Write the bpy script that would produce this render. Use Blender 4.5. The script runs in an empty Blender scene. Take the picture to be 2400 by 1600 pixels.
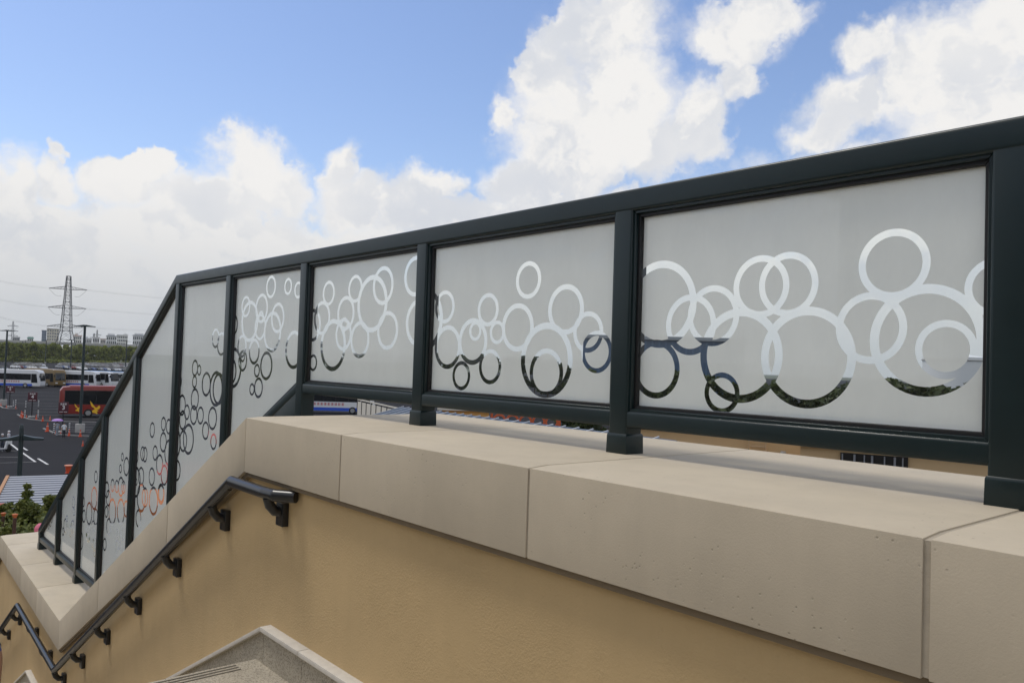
import bpy, bmesh, math, random
from mathutils import Vector, Matrix
from mathutils.geometry import delaunay_2d_cdt
random.seed(7)
S = bpy.context.scene
C = S.collection

# ------------------------------------------------------------------ camera
F_PX, YAW, PITCH, ROLL, EYE = 1879.4, 0.8600, 0.0296, 0.0331, 0.3348   # focal length in pixels of a 2400 wide frame
_cy, _sy, _cp, _sp = math.cos(YAW), math.sin(YAW), math.cos(PITCH), math.sin(PITCH)
FWD = Vector((-_sy*_cp, _cy*_cp, _sp)); _R = Vector((_cy, _sy, 0)); _U = _R.cross(FWD)
RGT = _R*math.cos(ROLL) + _U*math.sin(ROLL); UPV = -_R*math.sin(ROLL) + _U*math.cos(ROLL)
CAM = Vector((0, 0, EYE))
cd = bpy.data.cameras.new('camera'); cam = bpy.data.objects.new('camera', cd); C.objects.link(cam)
cd.sensor_width = 36; cd.lens = F_PX/2400*36; cd.clip_start = 0.05; cd.clip_end = 20000
cam.matrix_world = Matrix(((RGT.x, UPV.x, -FWD.x, 0), (RGT.y, UPV.y, -FWD.y, 0), (RGT.z, UPV.z, -FWD.z, EYE), (0, 0, 0, 1)))
S.camera = cam
S.view_settings.view_transform = 'Standard'; S.view_settings.look = 'None'
S.view_settings.exposure = 0.10; S.view_settings.gamma = 1.0
S.cycles.transparent_max_bounces = 24; S.cycles.max_bounces = 10; S.cycles.diffuse_bounces = 4
S.cycles.use_denoising = True

GZ = -7.7                                   # level of the car park, eye 8 m above it
def ray(px, py): return FWD + RGT*((px-1200)/F_PX) + UPV*((800-py)/F_PX)
def onZ(px, py, z=GZ): v = ray(px, py); return CAM + v*((z-EYE)/v.z)
def onY(px, py, y): v = ray(px, py); return CAM + v*(y/v.y)
def at(px, py, d): v = ray(px, py); return CAM + v*(d/math.hypot(v.x, v.y))     # point at horizontal distance d
def side(px):                               # unit vector to the right, square to the sight line
    v = ray(px, 830); h = math.hypot(v.x, v.y); return Vector((v.y/h, -v.x/h, 0))
def azel(px, py): v = ray(px, py).normalized(); return math.atan2(-v.x, v.y), math.asin(v.z)

# ------------------------------------------------------------------ sky and sun
SUN_DIR = Vector((-0.40, -0.22, 0.89)).normalized()
W = bpy.data.worlds.new('World'); S.world = W; W.use_nodes = True
nt = W.node_tree; nt.nodes.clear()
class X:                                     # tiny expression builder over math nodes
    def __init__(s, sock): s.s = sock
    @staticmethod
    def m(op, *a, clamp=False):
        n = nt.nodes.new('ShaderNodeMath'); n.operation = op; n.use_clamp = clamp
        for i, v in enumerate(a):
            if isinstance(v, X): nt.links.new(v.s, n.inputs[i])
            else: n.inputs[i].default_value = v
        return X(n.outputs[0])
    def __add__(s, o): return X.m('ADD', s, o)
    def __sub__(s, o): return X.m('SUBTRACT', s, o)
    def __mul__(s, o): return X.m('MULTIPLY', s, o)
    __rmul__ = __mul__
def smooth(v, a, b):
    n = nt.nodes.new('ShaderNodeMapRange'); n.interpolation_type = 'SMOOTHSTEP'
    nt.links.new(v.s, n.inputs[0]); n.inputs[1].default_value = a; n.inputs[2].default_value = b
    return X(n.outputs[0])
def vmath(op, a, b=None):
    n = nt.nodes.new('ShaderNodeVectorMath'); n.operation = op
    for i, v in enumerate((a, b)):
        if v is None: continue
        if isinstance(v, (tuple, list, Vector)): n.inputs[i].default_value = v
        else: nt.links.new(v, n.inputs[i])
    return n
def noise(vec, scale, detail, rough, off=(0, 0, 0), out='Fac', lac=2.1):
    v = vmath('ADD', vec, off).outputs[0]
    n = nt.nodes.new('ShaderNodeTexNoise'); nt.links.new(v, n.inputs['Vector'])
    n.inputs['Scale'].default_value = scale; n.inputs['Detail'].default_value = detail
    n.inputs['Roughness'].default_value = rough; n.inputs['Lacunarity'].default_value = lac
    return n.outputs[out]
def mixc(f, a, b):
    n = nt.nodes.new('ShaderNodeMix'); n.data_type = 'RGBA'
    nt.links.new(f.s, n.inputs[0])
    for i, v in ((6, a), (7, b)):
        if isinstance(v, tuple): n.inputs[i].default_value = (*v, 1)
        else: nt.links.new(v, n.inputs[i])
    return n.outputs[2]
tc = nt.nodes.new('ShaderNodeTexCoord'); D0 = vmath('NORMALIZE', tc.outputs['Generated']).outputs[0]
sx = nt.nodes.new('ShaderNodeSeparateXYZ'); nt.links.new(D0, sx.inputs[0])
dx, dy, dz = (X(sx.outputs[i]) for i in range(3))
az = X.m('ARCTAN2', X.m('MULTIPLY', dx, -1.0), dy); el = X.m('ARCSINE', dz)
cb = nt.nodes.new('ShaderNodeCombineXYZ'); nt.links.new(az.s, cb.inputs[0]); nt.links.new(el.s, cb.inputs[1])
wa = vmath('SCALE', vmath('SUBTRACT', noise(D0, 9, 4, .55, (3, 1, 7), 'Color'), (.5, .5, .5)).outputs[0]); wa.inputs['Scale'].default_value = .10
wb = vmath('SCALE', vmath('SUBTRACT', noise(D0, 34, 5, .6, (8, 2, 4), 'Color'), (.5, .5, .5)).outputs[0]); wb.inputs['Scale'].default_value = .042
P = vmath('ADD', vmath('ADD', cb.outputs[0], wa.outputs[0]).outputs[0], wb.outputs[0]).outputs[0]
K = 2400/2352
BLOBS = [  # clouds of the photograph: centre and half sizes on a 2352 px wide picture
 (20, 455, 110, 110), (138, 330, 28, 36), (140, 420, 90, 75), (300, 410, 120, 85), (365, 390, 55, 68), (470, 470, 110, 95), (565, 400, 105, 105),
 (650, 430, 90, 75), (785, 380, 55, 68), (830, 460, 110, 80), (960, 490, 130, 85), (1060, 520, 110, 75), (600, 560, 560, 95), (120, 560, 320, 110),
 (1190, 420, 110, 90), (1010, 425, 60, 45), (1160, 265, 42, 45), (1300, 330, 170, 160), (1270, 170, 90, 110), (1400, 60, 150, 120), (1420, 230, 140, 180),
 (1500, 330, 130, 110), (1600, 270, 85, 110), (1640, 320, 60, 60), (1690, 80, 125, 90), (1770, 40, 105, 75), (1690, 180, 60, 75),
 (2010, 110, 90, 70), (1960, 230, 150, 75), (1900, 290, 90, 60), (2160, 160, 190, 160), (2300, 70, 150, 130), (2260, 260, 260, 120), (1400, 560, 500, 130), (2050, 420, 500, 110), (2120, 560, 520, 170), (1500, 690, 900, 130), (500, 690, 800, 120), (2200, 720, 500, 130)]
fld = None
for x, y, hx, hy in BLOBS:
    a0, e0 = azel(x*K, y*K); a1, _ = azel((x+hx)*K, y*K); _, e1 = azel(x*K, (y-hy)*K)
    q = vmath('MULTIPLY', vmath('SUBTRACT', P, (a0, e0, 0)).outputs[0], (1/max(1e-3, abs(a1-a0)), 1/max(1e-3, abs(e1-e0)), 0)).outputs[0]
    v = X.m('SUBTRACT', 1.0, X(vmath('LENGTH', q).outputs['Value']))
    fld = v if fld is None else X.m('SMOOTH_MAX', fld, v, .12)
# the same kind of fair-weather clouds carries on all round the sky
ca, ce = azel(1200, 420)
win = smooth(X(vmath('LENGTH', vmath('MULTIPLY', vmath('SUBTRACT', cb.outputs[0], (ca, ce, 0)).outputs[0], (1/.80, 1/.42, 0)).outputs[0]).outputs['Value']), .85, 1.25)
dome = vmath('DIVIDE', D0, None); zc = X.m('ADD', X.m('MAXIMUM', dz, 0.0), .22)
cz = nt.nodes.new('ShaderNodeCombineXYZ'); [nt.links.new(zc.s, cz.inputs[i]) for i in range(3)]; nt.links.new(cz.outputs[0], dome.inputs[1])
rest = (X(noise(dome.outputs[0], 1.5, 7, .58, (2.3, 5.1, .4))) - .44)*4.0
fld = X.m('SMOOTH_MAX', fld, rest - (X.m('SUBTRACT', 1.0, win)*4.0), .1)
det = X(noise(P, 26, 7, .62, (1, 4, 2)))
soft = X(noise(D0, 5, 3, .5, (7, 3, 9)))
fe = fld + (det - .5)*.55
crisp = smooth(soft, .58, .40)
dens = X.m('ADD', X.m('MULTIPLY', smooth(fe, -.03, .19), crisp), X.m('MULTIPLY', smooth(fe, -.25, .48), X.m('SUBTRACT', 1.0, crisp)))
def puff(off): return X(noise(P, 11, 4, .5, off))
lit = smooth((puff((0, 0, 0)) - puff((-.016, -.028, 0)))*1.0, -.12, .12)
deep = smooth(fld, .1, 1.1)
shade = X.m('MULTIPLY', lit, .30) + X.m('MULTIPLY', X(noise(D0, 6, 3, .45, (4, 4, 1))), .62) - deep*.06
# world strength is 0.1, so cloud radiance is written times ten
ST = .10
cloud = mixc(smooth(shade, .15, .56), (.635/ST, .66/ST, .71/ST), (.84/ST, .828/ST, .812/ST))
sky = nt.nodes.new('ShaderNodeTexSky'); sky.sky_type = 'NISHITA'; sky.sun_disc = False
sky.sun_elevation = math.asin(SUN_DIR.z); sky.sun_rotation = math.atan2(SUN_DIR.x, SUN_DIR.y)
sky.altitude = 0; sky.air_density = 1.1; sky.dust_density = .7; sky.ozone_density = 4.0
tint = nt.nodes.new('ShaderNodeMix'); tint.data_type = 'RGBA'; tint.blend_type = 'MULTIPLY'; tint.inputs[0].default_value = 1; nt.links.new(sky.outputs[0], tint.inputs[6]); tint.inputs[7].default_value = (1.46, 1.37, 1.43, 1)
c = mixc(dens, tint.outputs[2], cloud)
c = mixc(smooth(el, .21, .015)*.92, c, (.555/ST, .575/ST, .60/ST))        # pale band of air low over the land
bg = nt.nodes.new('ShaderNodeBackground'); bg.inputs[1].default_value = ST; nt.links.new(c, bg.inputs[0])
wo = nt.nodes.new('ShaderNodeOutputWorld'); nt.links.new(bg.outputs[0], wo.inputs[0])
W.cycles.sampling_method = 'MANUAL'; W.cycles.sample_map_resolution = 1024
sl = bpy.data.lights.new('sun', 'SUN'); sl.energy = 1.4; sl.angle = math.radians(11); sl.color = (1, .95, .87)
sun = bpy.data.objects.new('sun', sl); C.objects.link(sun); sun.rotation_euler = SUN_DIR.to_track_quat('Z', 'Y').to_euler()

# ------------------------------------------------------------------ materials
MATS = {}
def mat(name, col, rough=.6, var=0, vscale=6, bump=0, bscale=60, metal=0, coat=0, spec=.5, speck=None, speckscale=300, stain=0, pits=0, patchy=False):
    if name in MATS: return MATS[name]
    m = bpy.data.materials.new(name); m.use_nodes = True; t = m.node_tree; b = t.nodes['Principled BSDF']
    b.inputs['Base Color'].default_value = (*col, 1); b.inputs['Roughness'].default_value = rough
    b.inputs['Metallic'].default_value = metal; b.inputs['Coat Weight'].default_value = coat
    b.inputs['Specular IOR Level'].default_value = spec
    geo = t.nodes.new('ShaderNodeNewGeometry'); pos = geo.outputs['Position']
    def nz(sc, det=5, ro=.6):
        n = t.nodes.new('ShaderNodeTexNoise'); n.inputs['Scale'].default_value = sc; n.inputs['Detail'].default_value = det
        n.inputs['Roughness'].default_value = ro; t.links.new(pos, n.inputs['Vector']); return n.outputs[0]
    def rng(s, a, b_, c_, d_):
        n = t.nodes.new('ShaderNodeMapRange'); t.links.new(s, n.inputs[0])
        for i, v in enumerate((a, b_, c_, d_)): n.inputs[i+1].default_value = v
        return n.outputs[0]
    def mul(csock, fsock):
        n = t.nodes.new('ShaderNodeMix'); n.data_type = 'RGBA'; n.blend_type = 'MULTIPLY'; n.inputs[0].default_value = 1
        if csock is None: n.inputs[6].default_value = (*col, 1)
        else: t.links.new(csock, n.inputs[6])
        t.links.new(fsock, n.inputs[7]); return n.outputs[2]
    cs = None
    if var: cs = mul(cs, rng(nz(vscale), .25, .75, 1-var, 1+var))
    if stain:
        w = t.nodes.new('ShaderNodeTexNoise'); mp = t.nodes.new('ShaderNodeMapping'); mp.inputs['Scale'].default_value = (2.2, 2.2, .35)
        t.links.new(pos, mp.inputs[0]); t.links.new(mp.outputs[0], w.inputs['Vector']); w.inputs['Scale'].default_value = 1.6; w.inputs['Detail'].default_value = 7; w.inputs['Roughness'].default_value = .7
        cs = mul(cs, rng(w.outputs[0], .38, .7, 1.0+stain*.3, 1-stain))
    if speck:
        v = t.nodes.new('ShaderNodeTexVoronoi'); v.inputs['Scale'].default_value = speckscale; t.links.new(pos, v.inputs['Vector'])
        n = t.nodes.new('ShaderNodeMix'); n.data_type = 'RGBA'
        sp = t.nodes.new('ShaderNodeSeparateColor'); t.links.new(v.outputs['Color'], sp.inputs[0])
        t.links.new(rng(sp.outputs[0], .62, .72, 0, 1), n.inputs[0])
        if cs is None: n.inputs[6].default_value = (*col, 1)
        else: t.links.new(cs, n.inputs[6])
        n.inputs[7].default_value = (*speck, 1); cs = n.outputs[2]
    hgt = None
    if pits:
        v = t.nodes.new('ShaderNodeTexVoronoi'); v.inputs['Scale'].default_value = 52; t.links.new(pos, v.inputs['Vector'])
        sp = t.nodes.new('ShaderNodeSeparateColor'); t.links.new(v.outputs['Color'], sp.inputs[0])
        clump = rng(nz(3.2, 3), .46, .60, 0, 1)
        a = t.nodes.new('ShaderNodeMath'); a.operation = 'MULTIPLY'; t.links.new(rng(sp.outputs[1], .66, .70, 0, 1), a.inputs[0]); t.links.new(rng(v.outputs['Distance'], .20, .09, 0, 1), a.inputs[1])
        a2 = t.nodes.new('ShaderNodeMath'); a2.operation = 'MULTIPLY'; t.links.new(a.outputs[0], a2.inputs[0]); t.links.new(clump, a2.inputs[1])
        cs = mul(cs, rng(a2.outputs[0], 0, 1, 1, .74)); 
        hgt = rng(a2.outputs[0], 0, 1, 1, 0)
        bp = t.nodes.new('ShaderNodeBump'); bp.inputs['Strength'].default_value = .45; bp.inputs['Distance'].default_value = .003; t.links.new(hgt, bp.inputs['Height'])
        t.links.new(bp.outputs[0], b.inputs['Normal']); hgt = bp.outputs[0]
    if bump:
        bp = t.nodes.new('ShaderNodeBump'); bp.inputs['Strength'].default_value = bump; bp.inputs['Distance'].default_value = .01
        hh = t.nodes.new('ShaderNodeMath'); hh.operation = 'MULTIPLY'; t.links.new(nz(bscale, 4, .65), hh.inputs[0])
        if patchy: t.links.new(rng(nz(2.3, 4, .6), .42, .62, .35, 1.6), hh.inputs[1])
        else: hh.inputs[1].default_value = 1
        t.links.new(hh.outputs[0], bp.inputs['Height'])
        if hgt is not None: t.links.new(hgt, bp.inputs['Normal'])
        t.links.new(bp.outputs[0], b.inputs['Normal'])
    if cs is not None: t.links.new(cs, b.inputs['Base Color'])
    if var and rough < .9:
        t.links.new(rng(nz(vscale*1.7), .2, .8, rough*.85, min(1, rough*1.15)), b.inputs['Roughness'])
    MATS[name] = m; return m

def glass_clear(name='clear_glass', tint=(.972, .982, .978), ior=1.45):
    m = bpy.data.materials.new(name); m.use_nodes = True; t = m.node_tree; t.nodes.clear()
    o = t.nodes.new('ShaderNodeOutputMaterial'); mx = t.nodes.new('ShaderNodeMixShader'); fr = t.nodes.new('ShaderNodeFresnel'); fr.inputs[0].default_value = ior
    tr = t.nodes.new('ShaderNodeBsdfTransparent'); tr.inputs[0].default_value = (*tint, 1); gl = t.nodes.new('ShaderNodeBsdfGlossy'); gl.inputs['Roughness'].default_value = 0.0
    ge = t.nodes.new('ShaderNodeNewGeometry'); fm_ = t.nodes.new('ShaderNodeMath'); fm_.operation = 'MULTIPLY'; inv = t.nodes.new('ShaderNodeMath'); inv.operation = 'SUBTRACT'; inv.inputs[0].default_value = 1
    t.links.new(ge.outputs['Backfacing'], inv.inputs[1]); t.links.new(inv.outputs[0], fm_.inputs[0]); t.links.new(fr.outputs[0], fm_.inputs[1])     # only the entering face mirrors
    t.links.new(fm_.outputs[0], mx.inputs[0]); t.links.new(tr.outputs[0], mx.inputs[1]); t.links.new(gl.outputs[0], mx.inputs[2]); t.links.new(mx.outputs[0], o.inputs[0])
    MATS[name] = m; return m
def frosted(name, col, bal, clear=.0):
    m = bpy.data.materials.new(name); m.use_nodes = True; t = m.node_tree; t.nodes.clear()
    o = t.nodes.new('ShaderNodeOutputMaterial'); mx = t.nodes.new('ShaderNodeMixShader'); mx.inputs[0].default_value = bal
    d = t.nodes.new('ShaderNodeBsdfDiffuse'); d.inputs[0].default_value = (*col, 1); r = t.nodes.new('ShaderNodeBsdfTranslucent'); r.inputs[0].default_value = (*col, 1)
    t.links.new(d.outputs[0], mx.inputs[1]); t.links.new(r.outputs[0], mx.inputs[2])
    g = t.nodes.new('ShaderNodeNewGeometry'); mp = t.nodes.new('ShaderNodeMapping'); mp.inputs['Scale'].default_value = (1.5, 1.5, .5); t.links.new(g.outputs['Position'], mp.inputs[0])
    cc = None
    for sc_, lo, hi in ((1.3, .955, 1.02), (9, .975, 1.015), (60, .985, 1.01)):
        n = t.nodes.new('ShaderNodeTexNoise'); n.inputs['Scale'].default_value = sc_; n.inputs['Detail'].default_value = 6; n.inputs['Roughness'].default_value = .65; t.links.new(mp.outputs[0], n.inputs['Vector'])
        rg_ = t.nodes.new('ShaderNodeMapRange'); t.links.new(n.outputs[0], rg_.inputs[0]); rg_.inputs[1].default_value = .3; rg_.inputs[2].default_value = .7; rg_.inputs[3].default_value = lo; rg_.inputs[4].default_value = hi
        m_ = t.nodes.new('ShaderNodeMix'); m_.data_type = 'RGBA'; m_.blend_type = 'MULTIPLY'; m_.inputs[0].default_value = 1; t.links.new(rg_.outputs[0], m_.inputs[7])
        if cc is None: m_.inputs[6].default_value = (*col, 1)
        else: t.links.new(cc, m_.inputs[6])
        cc = m_.outputs[2]
    t.links.new(cc, d.inputs[0]); t.links.new(cc, r.inputs[0])
    m2 = t.nodes.new('ShaderNodeMixShader'); m2.inputs[0].default_value = clear; tr = t.nodes.new('ShaderNodeBsdfTransparent')
    t.links.new(mx.outputs[0], m2.inputs[1]); t.links.new(tr.outputs[0], m2.inputs[2]); t.links.new(m2.outputs[0], o.inputs[0])
    MATS[name] = m; return m
M_CLEAR = glass_clear(); M_RING = glass_clear('ring_glass', (.95, .97, .97), 1.15)
M_FROST = frosted('frosted_film', (.97, .965, .905), .47, .05)
M_FRAME = mat('frame_paint', (.006, .0165, .018), .32, var=.12, vscale=9, bump=.02, bscale=90, spec=.42)
M_GASKET = mat('gasket', (.006, .006, .007), .5)
M_COPING = mat('cast_stone', (.535, .460, .345), .85, var=.07, vscale=3, bump=.10, bscale=160, stain=.06, pits=1)
M_SEAL = mat('joint_sealant', (.40, .345, .265), .85, var=.08, vscale=14, bump=.12, bscale=60)
M_STUCCO = mat('tan_stucco', (.545, .392, .20), .92, var=.06, vscale=1.6, bump=.34, bscale=95, stain=.05, patchy=True)
M_SKIRTW = mat('white_stone_cap', (.60, .56, .49), .7, var=.1, vscale=20)
M_GRAN = mat('speckled_granite', (.44, .39, .30), .8, var=.12, vscale=8, speck=(.27, .235, .18), speckscale=190, bump=.15, bscale=200)
M_GROOVE = mat('grit_strip', (.24, .215, .17), .95)
M_RAIL = mat('handrail_paint', (.009, .010, .012), .30, spec=.6)
M_ASPH = mat('asphalt', (.024, .024, .027), 1.0, var=.18, vscale=.12, spec=.12)
M_LAND = mat('far_land', (.10, .11, .07), .95, var=.3, vscale=.02)
M_PAINT = mat('road_paint', (.55, .55, .54), .8, var=.2, vscale=1.5)
M_PAINTTHIN = mat('worn_road_paint', (.25, .25, .25), .85, var=.25, vscale=.8)
M_CONC = mat('concrete', (.40, .39, .37), .85, var=.12, vscale=2)
M_TYRE = mat('tyre_rubber', (.012, .012, .012), .8)
M_RIM = mat('wheel_rim', (.4, .4, .4), .35, metal=.8)
M_WINDOW = mat('vehicle_glass', (.010, .012, .014), .08, spec=.6)
M_CHROME = mat('light_lens', (.75, .77, .78), .15)
M_SKIN = mat('skin', (.45, .27, .19), .6)
M_HAIR = mat('dark_hair', (.012, .010, .009), .6)
def paint(col): return mat('paint_%02x%02x%02x' % tuple(int(min(1, v)*255) for v in col), col, .35, coat=.3)

# ------------------------------------------------------------------ builders
def obj(name, me, m=None, parent=None, loc=None, kind=None):
    o = bpy.data.objects.new(name, me); C.objects.link(o)
    if m is not None and not me.materials: me.materials.append(m)
    if parent is not None: o.parent = parent
    if loc is not None: o.location = loc
    if kind: o['kind'] = kind
    return o
def empty(name, loc=(0, 0, 0), rz=0):
    o = bpy.data.objects.new(name, None); C.objects.link(o); o.location = loc; o.rotation_euler = (0, 0, rz); o.empty_display_size = .2; return o
def tag(o, label, cat, group=None):
    o['label'] = label; o['category'] = cat
    if group: o['group'] = group
    return o
def copy_tree(o, parent=None):
    c_ = o.copy(); C.objects.link(c_)
    if parent is not None: c_.parent = parent
    for ch in list(o.children): copy_tree(ch, c_)
    return c_
class MB:
    def __init__(s): s.v = []; s.f = []; s.mi = []
    def quad(s, *p):
        n = len(s.v); s.v += [tuple(q) for q in p]; s.f.append(tuple(range(n, n+len(p)))); return s
    def hexa(s, p):                        # 8 corners: bottom 4 ccw, top 4 ccw
        n = len(s.v); s.v += [tuple(q) for q in p]
        for f in ((3, 2, 1, 0), (4, 5, 6, 7), (0, 1, 5, 4), (1, 2, 6, 5), (2, 3, 7, 6), (3, 0, 4, 7)): s.f.append(tuple(n+i for i in f))
        return s
    def box(s, x0, x1, y0, y1, z0, z1):
        return s.hexa([(x0, y0, z0), (x1, y0, z0), (x1, y1, z0), (x0, y1, z0), (x0, y0, z1), (x1, y0, z1), (x1, y1, z1), (x0, y1, z1)])
    def loft(s, rings, cap=True):
        n = len(s.v); k = len(rings[0])
        for r in rings: s.v += [tuple(q) for q in r]
        for i in range(len(rings)-1):
            for j in range(k): s.f.append((n+i*k+j, n+i*k+(j+1) % k, n+(i+1)*k+(j+1) % k, n+(i+1)*k+j))
        if cap: s.f.append(tuple(n+j for j in reversed(range(k)))); s.f.append(tuple(n+(len(rings)-1)*k+j for j in range(k)))
        return s
    def tube(s, pts, r, k=8, r2=None):
        pts = [Vector(p) for p in pts]; rings = []; up = None
        for i, p in enumerate(pts):
            a = pts[max(0, i-1)]; b = pts[min(len(pts)-1, i+1)]; t = (b-a).normalized()
            if up is None: up = Vector((0, 0, 1)) if abs(t.z) < .9 else Vector((1, 0, 0))
            u = t.cross(up).normalized(); w = u.cross(t).normalized(); up = w
            rr = r if r2 is None else r+(r2-r)*i/max(1, len(pts)-1)
            rings.append([p+u*(rr*math.cos(2*math.pi*j/k))+w*(rr*math.sin(2*math.pi*j/k)) for j in range(k)])
        return s.loft(rings)
    def cyl(s, x, y, z0, z1, r0, r1=None, k=16):
        r1 = r0 if r1 is None else r1
        return s.loft([[(x+r*math.cos(2*math.pi*j/k), y+r*math.sin(2*math.pi*j/k), z) for j in range(k)] for z, r in ((z0, r0), (z1, r1))])
    def mesh(s, name='m', bevel=0, seg=2, smooth_=False, ang=40):
        me = bpy.data.meshes.new(name); me.from_pydata(s.v, [], s.f)
        bm = bmesh.new(); bm.from_mesh(me); bmesh.ops.recalc_face_normals(bm, faces=bm.faces)
        if bevel:
            es = [e for e in bm.edges if len(e.link_faces) == 2 and e.calc_face_angle(0) > .35]
            bmesh.ops.bevel(bm, geom=es, offset=bevel, segments=seg, affect='EDGES', profile=.6, clamp_overlap=True)
        if smooth_ or bevel:
            for f in bm.faces: f.smooth = True
            for e in bm.edges:
                if len(e.link_faces) == 2 and e.calc_face_angle(0) > math.radians(ang): e.smooth = False
        bm.to_mesh(me); bm.free(); me.update(); return me
def put(name, mb, m, parent=None, bevel=0, seg=2, smooth_=False, loc=None, kind=None):
    return obj(name, mb.mesh(name, bevel, seg, smooth_), m, parent, loc, kind)

# ------------------------------------------------------------------ setting: land, car park
put('terrain', MB().quad((-6000, -6000, GZ-.12), (6000, -6000, GZ-.12), (6000, 6000, GZ-.12), (-6000, 6000, GZ-.12)), M_LAND, kind='structure')
lotc = [onZ(-500, 836), onZ(2600, 905), Vector((60, 40, 0)), Vector((60, -60, 0)), Vector((-120, -120, 0))]
put('parking_lot', MB().quad(*[(p.x, p.y, GZ) for p in lotc]), M_ASPH, kind='structure')

# ------------------------------------------------------------------ parapet wall, coping, stair
DC, DB, DR = 1.807, 3.110, 2.411
PEAK, VAL, END2 = -4.34, -9.26, -13.94
ZV = -2.43; SL = -ZV/(PEAK-VAL)
def yf(x): return DC if x >= PEAK else DC + .0345*(PEAK-x)       # plan line of the coping's front edge
def zt(x):                                                       # coping top
    if x >= PEAK: return 0.0
    if x >= VAL: return -(PEAK-x)*SL
    if x >= END2: return ZV
    return ZV-(END2-x)*SL
CH = .304
wall = empty('parapet_wall', (0, 0, 0)); tag(wall, 'tan stucco stair wall with beige stone coping beneath the glass railing', 'wall')
st = [3.2, PEAK, VAL, END2, -19.0]
put('stucco_wall', MB().loft([[(x, yf(x)+.055, GZ), (x, DB-.08, GZ), (x, DB-.08, zt(x)-CH+.02), (x, yf(x)+.055, zt(x)-CH+.02)] for x in st]), M_STUCCO, wall)
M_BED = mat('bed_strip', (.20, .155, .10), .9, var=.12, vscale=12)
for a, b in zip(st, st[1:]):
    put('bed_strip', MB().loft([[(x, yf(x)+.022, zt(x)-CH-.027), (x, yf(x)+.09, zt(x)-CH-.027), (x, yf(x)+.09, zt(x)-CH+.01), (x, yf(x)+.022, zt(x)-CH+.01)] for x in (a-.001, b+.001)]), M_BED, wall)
def section(x, z=None, ins=0.0):
    z = zt(x) if z is None else z; f = yf(x)+ins; b = DB-ins; t = z-ins
    return [(x, f, z-CH+ins), (x, b, z-CH+ins), (x, b, t), (x, f+.085, t), (x, f, t-.006)]
j1, j2, j3 = (onY(px, py, DC).x for px, py in ((800, 1015), (1240, 1097), (2173, 1249)))
joints = [3.2, .9, j3, j2, j1, PEAK, PEAK-1.38, PEAK-3.3, VAL]
lowj = [onZ(px, py, ZV).x for px, py in ((94, 1376), (56, 1323), (32, 1275))]
joints += lowj + [END2, END2-1.6, END2-3.4]
MITRE = (PEAK, VAL, END2)
def jw(x): return .002 if x in MITRE else (.0080 if x == j3 else .0050)
for a, b in zip(joints, joints[1:]):
    put('coping_stone', MB().loft([section(a-jw(a)), section(b+jw(b))]), M_COPING, wall, bevel=.0022, seg=2)
for x in joints[1:-1]:
    if x in (VAL, END2): continue
    w_ = jw(x)+.002
    put('joint_sealant', MB().loft([section(x+w_, zt(x+w_), .004), section(x-w_, zt(x-w_), .004)]), M_SEAL, wall)

FL = -1.270; NOSE = -4.13                                        # upper landing floor, its edge
stair = empty('staircase', (0, 0, 0)); stair['kind'] = 'structure'
def slab(name, x0, x1, z, parent, m=M_GRAN, th=.16):
    def e(x): return yf(x)+.06
    return put(name, MB().hexa([(x1, -2.6, z-th), (x0, -2.6, z-th), (x0, e(x0), z-th), (x1, e(x1), z-th), (x1, -2.6, z), (x0, -2.6, z), (x0, e(x0), z), (x1, e(x1), z)]), m, parent, bevel=.006)
slab('landing', 3.2, NOSE, FL, stair)
N1 = 16; rise = .152; run = (VAL+.33-NOSE)/N1
for i in range(1, N1): slab('step', NOSE+run*(i-1), NOSE+run*i-.02, FL-rise*i, stair)
Z2 = FL-rise*N1; X2 = NOSE+run*(N1-1); NOSE2 = -11.25
slab('landing', X2, NOSE2, Z2, stair)
for i in range(1, 15): slab('step', NOSE2+run*(i-1), NOSE2+run*i-.02, Z2-rise*i, stair)
for k in range(3):
    put('grit_strip', MB().box(NOSE+.03+k*.032, NOSE+.038+k*.032, -2.5, DC-.10, FL+.0015, FL+.004), M_GROOVE, stair)
    put('grit_strip', MB().box(NOSE2+.03+k*.032, NOSE2+.038+k*.032, -2.5, yf(NOSE2)-.10, Z2+.0015, Z2+.004), M_GROOVE, stair)
# skirting along the foot of the wall
def sk(x):
    if x >= -4.04: return FL+.197
    if x >= VAL+.25: return FL+.197-(-4.04-x)*SL
    z2 = FL+.197-(-4.04-VAL-.25)*SL
    if x >= -11.15: return z2
    return z2-(-11.15-x)*SL
sks = [3.2, .6, -1.5, -3.6, -4.04, -5.6, -7.2, VAL+.25, -10.2, -11.15, -13.0, -15.0]
skirt = empty('stair_skirting', (0, 0, 0)); tag(skirt, 'granite skirting with pale cap at the foot of the stucco wall', 'skirting')
for a, b in zip(sks, sks[1:]):
    a2, b2 = a-.002, b+.002
    F = lambda x, o: yf(x)+o
    put('skirting_slab', MB().loft([[(x, F(x, .02), sk(x)-.36), (x, F(x, .06), sk(x)-.36), (x, F(x, .06), sk(x)-.024), (x, F(x, .02), sk(x)-.024)] for x in (a2, b2)]), M_GRAN, skirt)
    put('cap', MB().loft([[(x, F(x, -.005), sk(x)-.024), (x, F(x, .06), sk(x)-.024), (x, F(x, .06), sk(x)), (x, F(x, -.005), sk(x))] for x in (a2, b2)]), M_SKIRTW, skirt, bevel=.003)

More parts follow.
